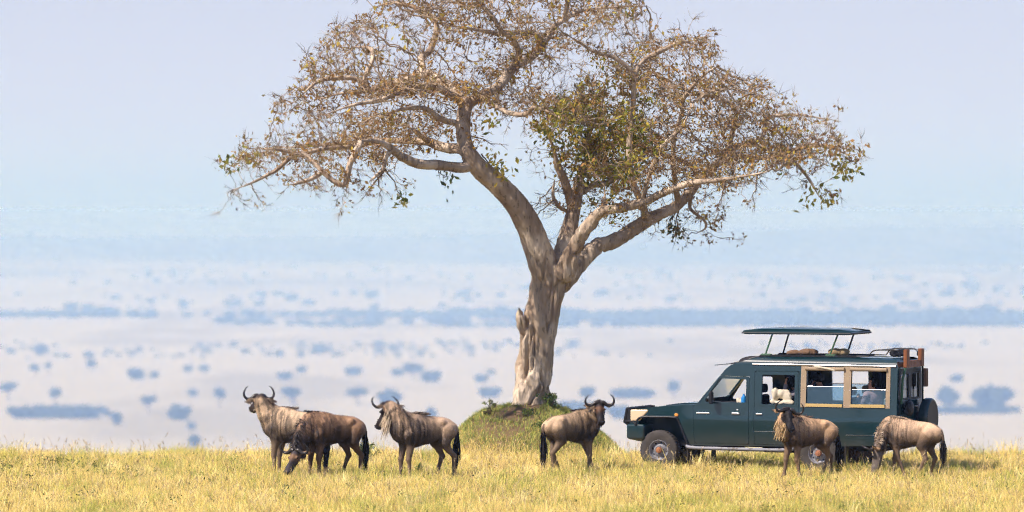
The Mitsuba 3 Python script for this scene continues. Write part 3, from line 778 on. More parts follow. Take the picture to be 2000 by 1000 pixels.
for sy in (-1, 1):
    vput('tail_lamp', bx(5.281, 5.31, *sorted((sy * 0.72, sy * 0.80)), 0.80, 0.98, 0.012), 'amber')
    vput('headlamp', VM.batch_hull([VM.sphere(0.03, 10).translate([a, sy * b, c]) for a, b, c in ((-0.60, 0.56, 1.04), (-0.60, 0.56, 1.22), (-0.60, 0.795, 1.03), (-0.60, 0.80, 1.22), (-0.26, 0.825, 1.225), (-0.44, 0.81, 1.04))]), 'lamp_lens')
    vput('indicator', bx(0.36, 0.44, *sorted((sy * 0.865, sy * 0.895)), 1.125, 1.185, 0.012), 'amber')
# bumper, bull bar, fog lamps, visor
vput('bumper', VM.batch_hull([VM.sphere(0.05, 12).translate([a, b, c]) for b, x in ((-0.86, -0.34), (-0.80, -0.66), (0, -0.73), (0.80, -0.66), (0.86, -0.34)) for a in (x,) for c in (0.68, 0.90)] + [VM.sphere(0.05, 12).translate([-0.4, b, c]) for b in (-0.7, 0.7) for c in (0.62, 0.90)]), 'paint')
for sy in (-1, 1):
    m = trimesh.creation.icosphere(2, 1.0)
    vput('fog_lamp', (m.vertices * [0.03, 0.06, 0.075] + [-0.70, sy * 0.74, 0.80], m.faces), 'cream_cloth', 40)
bar = [rod([(-0.70, y, 0.92), (-0.80, y, 0.98), (-0.74, y, 1.27)], 0.035) for y in (-0.70, -0.3, 0.3, 0.70)]
for y in (-0.70, 0.70):
    m = side_prism([(-0.80, 0.97), (-0.75, 1.28), (-0.66, 1.28), (-0.62, 0.93)], y - 0.012, y + 0.012, 0.02).to_mesh()
    bar.append((m.vert_properties[:, :3], m.tri_verts))
bar += [rod([(a, -0.70, z), (a, 0.70, z)], 0.03) for a, z in ((-0.80, 0.98), (-0.77, 1.13), (-0.74, 1.26))]
bar += [rod([(-0.76, sy * 0.72, 1.0), (-0.56, sy * 0.83, 1.0), (-0.50, sy * 0.84, 0.94)], 0.024) for sy in (-1, 1)]
vput('bull_bar', join(bar), 'black_metal', 40)
vput('grille', bx(-0.66, -0.62, -0.52, 0.52, 1.0, 1.2, 0.01), 'black_metal')
vput('sun_visor', side_prism([(1.16, 2.185), (1.17, 2.20), (1.50, 2.235), (1.60, 2.26), (1.60, 2.235)], -0.70, 0.70), 'black_metal')
vput('roof_rail', join([rod([(1.60, y, 2.245), (2.03, y * 0.96, 2.375), (2.2, y * 0.96, 2.40), (4.5, y * 0.96, 2.41)], 0.013, 6) for y in (-0.60, 0.60)]), 'black_metal', 40)
# the pop-up roof: lid, posts and the open hatch rim
lid = side_prism([(1.74, 2.875), (1.80, 2.845), (4.04, 2.845), (4.10, 2.875), (4.06, 2.925), (3.7, 2.965), (2.9, 2.985), (2.1, 2.965), (1.78, 2.925)], -0.66, 0.66, 0.02) ^ front_prism([(-0.66, 2.84), (-0.67, 2.90), (-0.58, 2.955), (-0.3, 2.985), (0, 2.995), (0.3, 2.985), (0.58, 2.955), (0.67, 2.90), (0.66, 2.84)], 1, 5)
lid = lid - bx(1.84, 4.0, -0.58, 0.58, 2.80, 2.90)
k = vput('pop_up_roof', lid, 'paint')
vput('lid_rim', join([rod([(1.75, y, 2.872), (4.09, y, 2.872)], 0.014) for y in (-0.665, 0.665)] + [rod([(x, -0.66, 2.872), (x, 0.66, 2.872)], 0.014) for x in (1.745, 4.095)]), 'black_metal', 40, k)
for xb, xt in ((2.22, 2.36), (3.60, 3.76)):
    vput('roof_post', rod([(xb - 0.02, -0.54, 2.39), (xb, -0.54, 2.46), (xt, -0.54, 2.86)], 0.018), 'green_metal', 40)
    vput('roof_post', rod([(xb, 0.50, 2.39), (xt, 0.50, 2.86)], 0.018), 'black_metal', 40)
    vput('post_foot', bx(xb - 0.10, xb + 0.12, -0.60, -0.50, 2.39, 2.44, 0.015), 'green_metal')
vput('hatch_rim', side_prism([(2.08, 2.385), (2.12, 2.425), (4.2, 2.425), (4.2, 2.385)], -0.60, 0.60) - bx(2.09, 4.16, -0.56, 0.56, 2.3, 2.5), 'black_metal')
vput('roof_rack', join([rod(spline([(4.50, y, 2.42), (4.62, y, 2.53), (4.9, y, 2.545), (5.22, y, 2.53), (5.26, y, 2.40)], 16), 0.014) for y in (-0.58, 0.58)] + [rod([(x, -0.58, 2.54), (x, 0.58, 2.54)], 0.012) for x in (4.7, 5.1)]), 'black_metal', 40)
# rear: wooden uprights, pole, box, spare wheel
for y in (-0.47, 0.50):
    vput('wooden_post', bx(5.33, 5.42, y - 0.09, y + 0.09, 2.19, 2.555, 0.008), 'wood')
vput('wooden_rail', bx(5.35, 5.40, -0.379, 0.409, 2.185, 2.325, 0.006), 'wood')
vput('rear_pole', rod([(5.36, -0.50, 2.2), (5.35, -0.66, 1.95), (5.34, -0.72, 1.45)], 0.03), 'green_metal', 40)
vput('rear_frame', bx(5.281, 5.293, -0.74, 0.74, 1.522, 2.16) - bx(5, 6, -0.60, -0.10, 1.56, 2.05) - bx(5, 6, 0.10, 0.60, 1.56, 2.05), 'black_metal')
m = trimesh.creation.icosphere(3, 1.0)
vput('rear_pannier', (m.vertices * [0.10, 0.17, 0.17] * (1 + 0.12 * (meshkit.fbm(m.vertices * 2, 3, 1) - 0.5)[:, None]) + [5.42, -0.42, 1.36], m.faces), 'black_metal', 40)
for a, b in ((WIN2[0][0], WIN2[2][0]), (4.13, 5.04)):              # drawn curtains on the far side
    xs = np.linspace(a - 0.04, b + 0.04, 60)
    cv = np.array([[x, np.interp(z, [1.4, 2.2], [0.80, 0.735]) + 0.012 * math.sin(x * 55), z] for x in xs for z in (1.36, 2.14)])
    q = np.array([[2 * i, 2 * i + 2, 2 * i + 3, 2 * i + 1] for i in range(59)])
    vput('curtain', (cv, np.vstack([q[:, [0, 1, 2]], q[:, [0, 2, 3]]])), 'liner', True)
vput('white_strap', rod(spline([(3.36, -0.85, 2.20), (3.5, -0.89, 2.185), (3.7, -0.89, 2.15), (3.8, -0.88, 2.12)], 12), [0.03] * 4 + [0.02] * 8), 'cream_cloth', 40)
vput('rear_pole', rod([(5.38, 0.60, 2.2), (5.38, 0.60, 0.9)], 0.022), 'black_metal', 40)
vput('rear_box', bx(5.36, 5.46, 0.60, 0.76, 1.76, 2.14, 0.02), 'brown_cloth')


def revolve(prof, n=48, mod=None):
    """A profile (r, y) turned about the y axis."""
    a = np.arange(n) * 2 * np.pi / n
    p = np.asarray(prof, float)
    r = np.repeat(p[None, :, 0], n, 0)
    if mod is not None:
        r = r + mod(a[:, None], np.arange(len(p))[None])
    v = np.stack([r * np.cos(a)[:, None], np.repeat(p[None, :, 1], n, 0), r * np.sin(a)[:, None]], -1).reshape(-1, 3)
    m = len(p)
    i, j = np.meshgrid(np.arange(n), np.arange(m - 1), indexing='ij')
    q = np.stack([i * m + j, ((i + 1) % n) * m + j, ((i + 1) % n) * m + j + 1, i * m + j + 1], -1).reshape(-1, 4)
    return v, np.vstack([q[:, [0, 2, 1]], q[:, [0, 3, 2]]])


TYRE = [(0.20, -0.075), (0.215, -0.105), (0.27, -0.122), (0.33, -0.126), (0.375, -0.118), (0.398, -0.105), (0.408, -0.085), (0.41, -0.04), (0.402, -0.03), (0.41, -0.02), (0.41, 0.02), (0.402, 0.03), (0.41, 0.04), (0.408, 0.085), (0.398, 0.105), (0.375, 0.118), (0.33, 0.126), (0.27, 0.122), (0.215, 0.105), (0.20, 0.075)]
tread = lambda a, j: np.where((np.sin(a * 40 + (j > 10) * 1.5) > 0.1) & ((j >= 4) & (j <= 15)), 0.009, -0.004 * ((j >= 4) & (j <= 15)))
RIM = [(0.215, -0.10), (0.208, -0.104), (0.195, -0.09), (0.185, -0.03), (0.150, -0.015), (0.135, -0.03), (0.10, -0.055), (0.075, -0.055), (0.07, -0.05), (0.0, -0.05)]
HUB = [(0.062, -0.05), (0.062, -0.10), (0.055, -0.125), (0.035, -0.13), (0.03, -0.145), (0.0, -0.147)]


def wheel(name, x, y, z, flip, spin):
    v, f = revolve(TYRE, 160, tread)
    s = np.array([1, -1.0, 1]) if flip else np.array([1, 1, 1.0])
    fl = (lambda f: f[:, ::-1]) if flip else (lambda f: f)
    cs, sn = math.cos(spin), math.sin(spin)
    M = np.array([[cs, 0, sn], [0, 1, 0], [-sn, 0, cs]])
    pos = lambda v: (v * s) @ M + [x, y, z]
    k = vput(name, (pos(v), fl(f)), 'rubber', 35)
    v, f = revolve(RIM, 48)
    vput('rim', (pos(v), fl(f)), 'steel', 35, k)
    v, f = revolve(HUB, 20)
    vput('hub', (pos(v), fl(f)), 'rust', 35, k)
    nuts = []
    for i in range(6):
        m = trimesh.creation.cylinder(0.011, 0.03, sections=6)
        w = m.vertices[:, [0, 2, 1]] + [0.088 * math.cos(i * math.pi / 3), -0.065, 0.088 * math.sin(i * math.pi / 3)]
        nuts.append((pos(w), m.faces))
    vput('nuts', join(nuts), 'chrome', False, k)
    holes = []
    for i in range(8):
        m = trimesh.creation.icosphere(1, 1.0)
        a = i * math.pi / 4 + 0.3
        w = m.vertices * [0.022, 0.006, 0.022] + [0.162 * math.cos(a), -0.020, 0.162 * math.sin(a)]
        holes.append((pos(w), m.faces))
    vput('slots', join(holes), 'black_metal', 30, k)


for x, sp in ((0.0, 0.3), (3.44, 1.1)):
    wheel('wheel', x, -0.745, 0.415, False, sp)
    wheel('wheel', x, 0.745, 0.415, True, sp + 0.5)
v, f = revolve([(0.0, -0.12), (0.30, -0.12), (0.36, -0.115), (0.395, -0.095), (0.41, -0.06), (0.41, 0.06), (0.395, 0.095), (0.37, 0.112), (0.355, 0.105), (0.20, 0.10), (0.0, 0.10)], 48)
sp = np.stack([v[:, 1], -v[:, 0], v[:, 2]], 1)
k = vput('spare_wheel', (sp + [5.52, 0.60, 1.12], f), 'paint', 35)
v, f = revolve([(0.0, 0.103), (0.20, 0.106), (0.350, 0.112), (0.352, 0.10)], 48)
vput('cover_face', (np.stack([v[:, 1], -v[:, 0], v[:, 2]], 1) + [5.52, 0.60, 1.12], f), 'cover_vinyl', 35, k)
vput('spare_bracket', bx(5.29, 5.36, 0.40, 0.66, 1.0, 1.24), 'black_metal', False)
# seats
for x, rows in ((1.75, (-0.38, 0.38)), (2.95, (-0.40, 0.40)), (3.95, (-0.40, 0.40)), (4.85, (-0.40, 0.40))):
    for y in rows:
        ks = vput('seat', bx(x - 0.40, x + 0.08, y - 0.24, y + 0.24, 0.95, 1.10, 0.05) + bx(x + 0.02, x + 0.16, y - 0.24, y + 0.24, 1.0, 1.56, 0.05), 'tan_vinyl' if x > 4 else 'liner')
        vput('headrest', bx(x + 0.05, x + 0.16, y - 0.13, y + 0.13, 1.60, 1.78, 0.045), 'khaki_cloth' if x > 2 else 'liner', 30, ks)
        vput('pedestal', bx(x - 0.30, x + 0.02, y - 0.16, y + 0.16, 0.70, 0.96), 'liner', False, ks)
tag(CAR, 'dark green safari vehicle with raised roof lid and tan canvas window frames', 'safari vehicle')

# ------------------------------------------------------------------ things in and on it
def bag(name, c, r, bsdf, label, cat, seed, parts=None, group=None):
    F = Field(np.asarray(c) - 0.4, np.asarray(c) + 0.4, 0.012)
    for off, rr in parts or [((0, 0, 0), r)]:
        F.ball(np.asarray(c) + off, rr, 0.03)
    v, f = F.mesh()
    v = relax(v, f, 1)
    v = v + 0.05 * (meshkit.fbm(v * [11, 14, 6], 3, seed) - 0.5)[:, None] * (v - c) / 0.12
    k = vput(name, (v, f), bsdf, True, None)
    tag(k, label, cat, group)
    return k


bag('bean_bag', (2.92, -0.42, 2.46), None, 'brown_cloth', 'flat brown bean bag on the vehicle roof under the middle of the lid', 'bean bag', 1, [((-0.14, 0, 0.0), (0.16, 0.12, 0.06)), ((0.16, 0, 0.015), (0.20, 0.13, 0.075))])
bag('bean_bag', (3.68, -0.30, 2.475), None, 'khaki_cloth', 'round tan bean bag on the vehicle roof at the foot of the rear lid post', 'bean bag', 2, [((-0.06, 0, 0.0), (0.14, 0.15, 0.09)), ((0.12, 0, 0.0), (0.10, 0.13, 0.085))])
bag('rolled_tarpaulin', (5.0, 0.05, 2.47), None, 'black_metal', 'dark rolled tarpaulin on the rear roof rack by the wooden posts', 'tarpaulin', 3, [((0.0, y, 0), (0.10, 0.18, 0.075)) for y in (-0.3, 0.0, 0.28)])
bag('cream_cushion', (2.60, -0.72, 1.56), None, 'cream_cloth', 'cream fleece camera cushion draped over the sill of the rear door window', 'cushion', 4, [((-0.10, -0.03, 0.05), (0.065, 0.10, 0.13)), ((0.02, 0, 0.06), (0.14, 0.09, 0.10)), ((0.14, 0, 0.0), (0.10, 0.08, 0.12)), ((-0.14, -0.02, -0.10), (0.07, 0.08, 0.06)), ((0.02, -0.05, -0.12), (0.12, 0.09, 0.045)), ((0.19, -0.04, -0.11), (0.11, 0.08, 0.05))])
v, f = revolve([(0.0, 0.0), (0.055, 0.0), (0.057, 0.02), (0.057, 0.15), (0.04, 0.19), (0.02, 0.21), (0.02, 0.235), (0.0, 0.235)], 20)
put('water_bottle', (np.stack([v[:, 0], -v[:, 2], v[:, 1]], 1) @ VR + VO + np.array([1.83, -0.70, 1.37]) @ VR, f), 'blue_plastic', 35)
tag('water_bottle', 'blue bottle standing inside the front door window', 'bottle')
bag('striped_cloth', (1.72, -0.66, 1.44), None, 'cream_cloth', 'pale crumpled cloth beside the blue bottle in the front door window', 'cloth', 6, [((0, 0, 0), (0.09, 0.06, 0.06)), ((-0.05, 0, 0.03), (0.04, 0.05, 0.06))])
vput('shelf', bx(1.5, 1.95, -0.78, -0.58, 1.30, 1.37), 'liner', False)

mat('skin', (0.60, 0.33, 0.22), 0.5)
mat('dark_hair', (0.015, 0.011, 0.010), 0.5)
mat('grey_shirt', (0.26, 0.24, 0.27), 0.85)
mat('black_shirt', (0.02, 0.02, 0.026), 0.85)
mat('mauve_shirt', (0.48, 0.29, 0.28), 0.85)
mat('green_shirt', (0.05, 0.26, 0.08), 0.85)
mat('trousers', (0.06, 0.055, 0.05), 0.85)


def person(label, hip, yaw, shirt, arms, hat=None, lean=0.0, turn=0.0):
    """Seated figure; hip in the vehicle's frame; yaw 0 looks to the vehicle's nose; arms: (elbow, hand) offsets from each shoulder (forward, outwards, up)."""
    key = numbered('person')
    c, s = math.cos(yaw), math.sin(yaw)
    Rl = np.array([[-c, s, 0], [-s, -c, 0], [0, 0, 1.0]])             # own frame: x forward, y left, z up
    place = lambda v: stretch(v @ Rl + hip) @ VR + VO
    L = np.array([lean, 0, 0])
    sh, nk, hd = np.array([0, 0.19, 0.47]) + L, np.array([0.0, 0, 0.53]) + L, np.array([0.03, 0, 0.70]) + L * 1.2
    B = Field([-0.6, -0.75, -0.6], [0.95, 0.75, 1.1], 0.014)
    B.chain([(0, 0, 0.03, 0.135), (0.0 + lean * 0.4, 0, 0.2, 0.125), (lean * 0.9, 0, 0.40, 0.14)], 0.05, 1.25, [0, 1, 0])
    B.bone(sh * [1, -1, 1], 0.075, sh, 0.075, 0.06)
    B.bone(nk - [0, 0, 0.06], 0.058, nk + [0.01, 0, 0.07], 0.055, 0.04)
    ct, st = math.cos(turn), math.sin(turn)
    hr = lambda a, b, e: hd + np.array([a * ct - b * st, a * st + b * ct, e])
    B.ball(hr(-0.01, 0, 0.03), (0.098, 0.078, 0.105), 0.02)
    B.bone(hr(0.045, 0, -0.05), 0.052, hr(0.055, 0, -0.085), 0.040, 0.03)
    B.bone(hr(0.085, 0, 0.02), 0.012, hr(0.105, 0, -0.02), 0.017, 0.015)                  # nose
    for b in (-1, 1):
        B.ball(hr(-0.005, b * 0.080, -0.01), (0.022, 0.010, 0.032), 0.008)                # ears
    for b, (e, w) in zip((-1, 1), arms):
        S = sh * [1, b, 1]
        E, W = S + np.array(e) * [1, b, 1], S + np.array(w) * [1, b, 1]
        B.chain([(*S, 0.062), (*((S + E) / 2), 0.055), (*E, 0.043), (*((E + W) / 2), 0.040), (*W, 0.028)], 0.02)
        dirn = unit(W - E)
        sidev = unit(np.cross(dirn, [0.3, 0.2, 1.0])); upv = np.cross(sidev, dirn)
        B.bone(W, 0.028, W + dirn * 0.07, 0.032, 0.012, 0.6, upv)
        for q, ln in zip((-1.5, -0.5, 0.5, 1.5), (0.065, 0.078, 0.072, 0.055)):
            p0 = W + dirn * 0.075 + sidev * q * 0.019
            p1 = p0 + dirn * ln * 0.5 - upv * 0.012
            B.chain([(*p0, 0.0095), (*p1, 0.009), (*(p1 + dirn * ln * 0.35 - upv * 0.03), 0.008)], 0.004)
        p0 = W + dirn * 0.03 - sidev * 0.03
        B.chain([(*p0, 0.012), (*(p0 + dirn * 0.035 - sidev * 0.025 - upv * 0.015), 0.010), (*(p0 + dirn * 0.065 - sidev * 0.02 - upv * 0.03), 0.009)], 0.004)
        B.chain([(0.0, b * 0.09, 0.0, 0.10), (0.40, b * 0.12, 0.02, 0.075), (0.43, b * 0.12, -0.40, 0.052)], 0.03)
    v, f = B.mesh()
    v = relax(v, f, 1)
    put(key + '__body', (place(v), f), 'skin', True)
    # shirt and hair follow the body a little proud of it
    fn = np.cross(v[f[:, 1]] - v[f[:, 0]], v[f[:, 2]] - v[f[:, 0]])
    vn = np.zeros_like(v)
    for k_ in range(3):
        np.add.at(vn, f[:, k_], fn)
    vn /= np.linalg.norm(vn, axis=1, keepdims=True) + 1e-12
    cen = v[f].mean(1)
    hands = np.min([np.linalg.norm(cen - (sh * [1, b, 1] + np.array(w) * [1, b, 1]), axis=1) for b, (e, w) in zip((-1, 1), arms)], 0)
    past = np.min([np.where(((cen - (sh * [1, b, 1] + np.array(w) * [1, b, 1])) @ unit((np.array(w) - np.array(e)) * [1, b, 1])) > -0.02, np.linalg.norm(cen - (sh * [1, b, 1] + np.array(w) * [1, b, 1]), axis=1), 9) for b, (e, w) in zip((-1, 1), arms)], 0)
    headd = np.linalg.norm(cen - hd, axis=1)
    shirt_f = f[(past > 0.22) & (cen[:, 2] < nk[2] + 0.0 + 0.6 * (np.abs(cen[:, 1]) > 0.14)) & (cen[:, 2] > -0.02) & ~((cen[:, 0] > 0.16) & (cen[:, 2] < 0.12)) & (headd > 0.17)]
    put(key + '__shirt', (place(v + vn * (0.010 + 0.006 * (meshkit.fbm(v * 9, 2, 3) - 0.5)[:, None])), shirt_f), shirt, True)
    leg_f = f[((cen[:, 2] <= -0.02) | ((cen[:, 0] > 0.15) & (cen[:, 2] < 0.12))) & (hands > 0.15)]
    put(key + '__trousers', (place(v + vn * 0.009), leg_f), 'trousers', True)
    loc = (cen - hd) @ np.array([[ct, -st, 0], [st, ct, 0], [0, 0, 1]])
    hair_f = f[(headd < 0.16) & ((loc[:, 2] > 0.075) | ((loc[:, 0] < -0.01) & (loc[:, 2] > -0.06)))]
    put(key + '__hair', (place(v + vn * 0.014), hair_f), 'dark_hair', True)
    if hat:
        a, b = revolve([(0.0, 0.15), (0.06, 0.145), (0.098, 0.11), (0.106, 0.05), (0.112, 0.045), (0.175, 0.03), (0.176, 0.025), (0.10, 0.03), (0.0, 0.1)], 24)
        put(key + '__hat', (place(np.stack([a[:, 0], -a[:, 2], a[:, 1] + 0.02], 1) + hd), b), hat, 35)
    for b in (-1, 1):
        m = trimesh.creation.icosphere(1, 0.011)
        put(numbered(key + '__eye'), (place(m.vertices + hr(0.083, b * 0.032, 0.012)), m.faces), 'eyeball', True)
    tag(key, label, 'person')
    return place


def photo_camera(c, yaw, label):
    k = numbered('photo_camera')
    cs_, sn_ = math.cos(yaw), math.sin(yaw)
    M = np.array([[-cs_, -sn_, 0], [sn_, -cs_, 0], [0, 0, 1.0]])
    P_ = lambda m: (stretch(np.asarray(m.to_mesh().vert_properties[:, :3]) @ M + c) @ VR + VO, m.to_mesh().tri_verts)
    put(k + '__camera_body', P_(bx(-0.04, 0.04, -0.07, 0.07, -0.05, 0.05, 0.012)), 'black_metal', 30)
    put(k + '__lens', P_(VM.cylinder(0.20, 0.036, 0.045, 24).rotate([0, 90, 0]).translate([0.03, 0, 0])), 'black_metal', 30)
    tag(k, label, 'camera')


person('person in a grey shirt with raised forearm behind the rear door window', np.array([2.96, -0.30, 1.16]), 0.35, 'grey_shirt', (((0.10, 0.10, -0.20), (0.30, 0.02, 0.02)), ((0.22, 0.12, -0.10), (0.20, 0.10, 0.20))), lean=0.05, turn=0.4)
person('person in a dark shirt lifting a camera behind the first canvas window', np.array([3.30, -0.28, 1.22]), 0.9, 'black_shirt', (((0.16, 0.06, -0.16), (0.22, -0.10, 0.10)), ((0.16, 0.06, -0.16), (0.22, -0.10, 0.10))), lean=0.05)
photo_camera(np.array([3.30, -0.28, 1.85]) + [-0.20, -0.24, 0], 0.9, 'black camera held up by the person behind the first canvas window')
person('person in a mauve shirt with dark hair leaning back behind the rearmost canvas window', np.array([4.50, -0.42, 1.14]), 0.5, 'mauve_shirt', (((0.06, 0.06, -0.25), (0.28, 0.0, -0.28)), ((0.10, 0.06, -0.22), (0.26, 0.0, -0.05))), lean=-0.06, turn=0.5)
# ------------------------------------------------------------------ the big tree on the mound
TD = MOUND[1] + 0.1


def bark_color(p, n, uv):
    a = mikit.fbm(p.x * 7, p.y * 7, p.z * 2.2, 4)
    b = mikit.fbm(p.x * 1.6, p.y * 1.6, p.z * 0.9, 3)
    c = mikit.mix((0.37, 0.285, 0.205), (0.76, 0.635, 0.475), mikit.smoothstep(0.25, 0.75, a))
    c = mikit.mix(c, (0.34, 0.245, 0.165), mikit.smoothstep(0.45, 0.7, b) * 0.6)
    crack = mikit.smoothstep(0.62, 0.72, mikit.fbm(p.x * 22, p.y * 22, p.z * 4, 2))
    return mikit.mix(c, (0.13, 0.10, 0.08), crack * 0.55)


def bark_bump(p, n, uv):
    return mikit.fbm(p.x * 16, p.y * 16, p.z * 3.5, 4)


scene['bark'] = {'type': 'twosided', 'bsdf': {'type': 'bumpmap', 'scale': 0.05, 'arbitrary': mikit.proc(bark_bump, 0.01), 'bsdf': {'type': 'diffuse', 'reflectance': mikit.proc(bark_color)}}}
scene['twig'] = {'type': 'twosided', 'bsdf': {'type': 'diffuse', 'reflectance': VC}}
scene['leaf'] = {'type': 'principledthin', 'base_color': VC, 'roughness': 0.5, 'diff_trans': 0.7, 'spec_trans': 0.0}
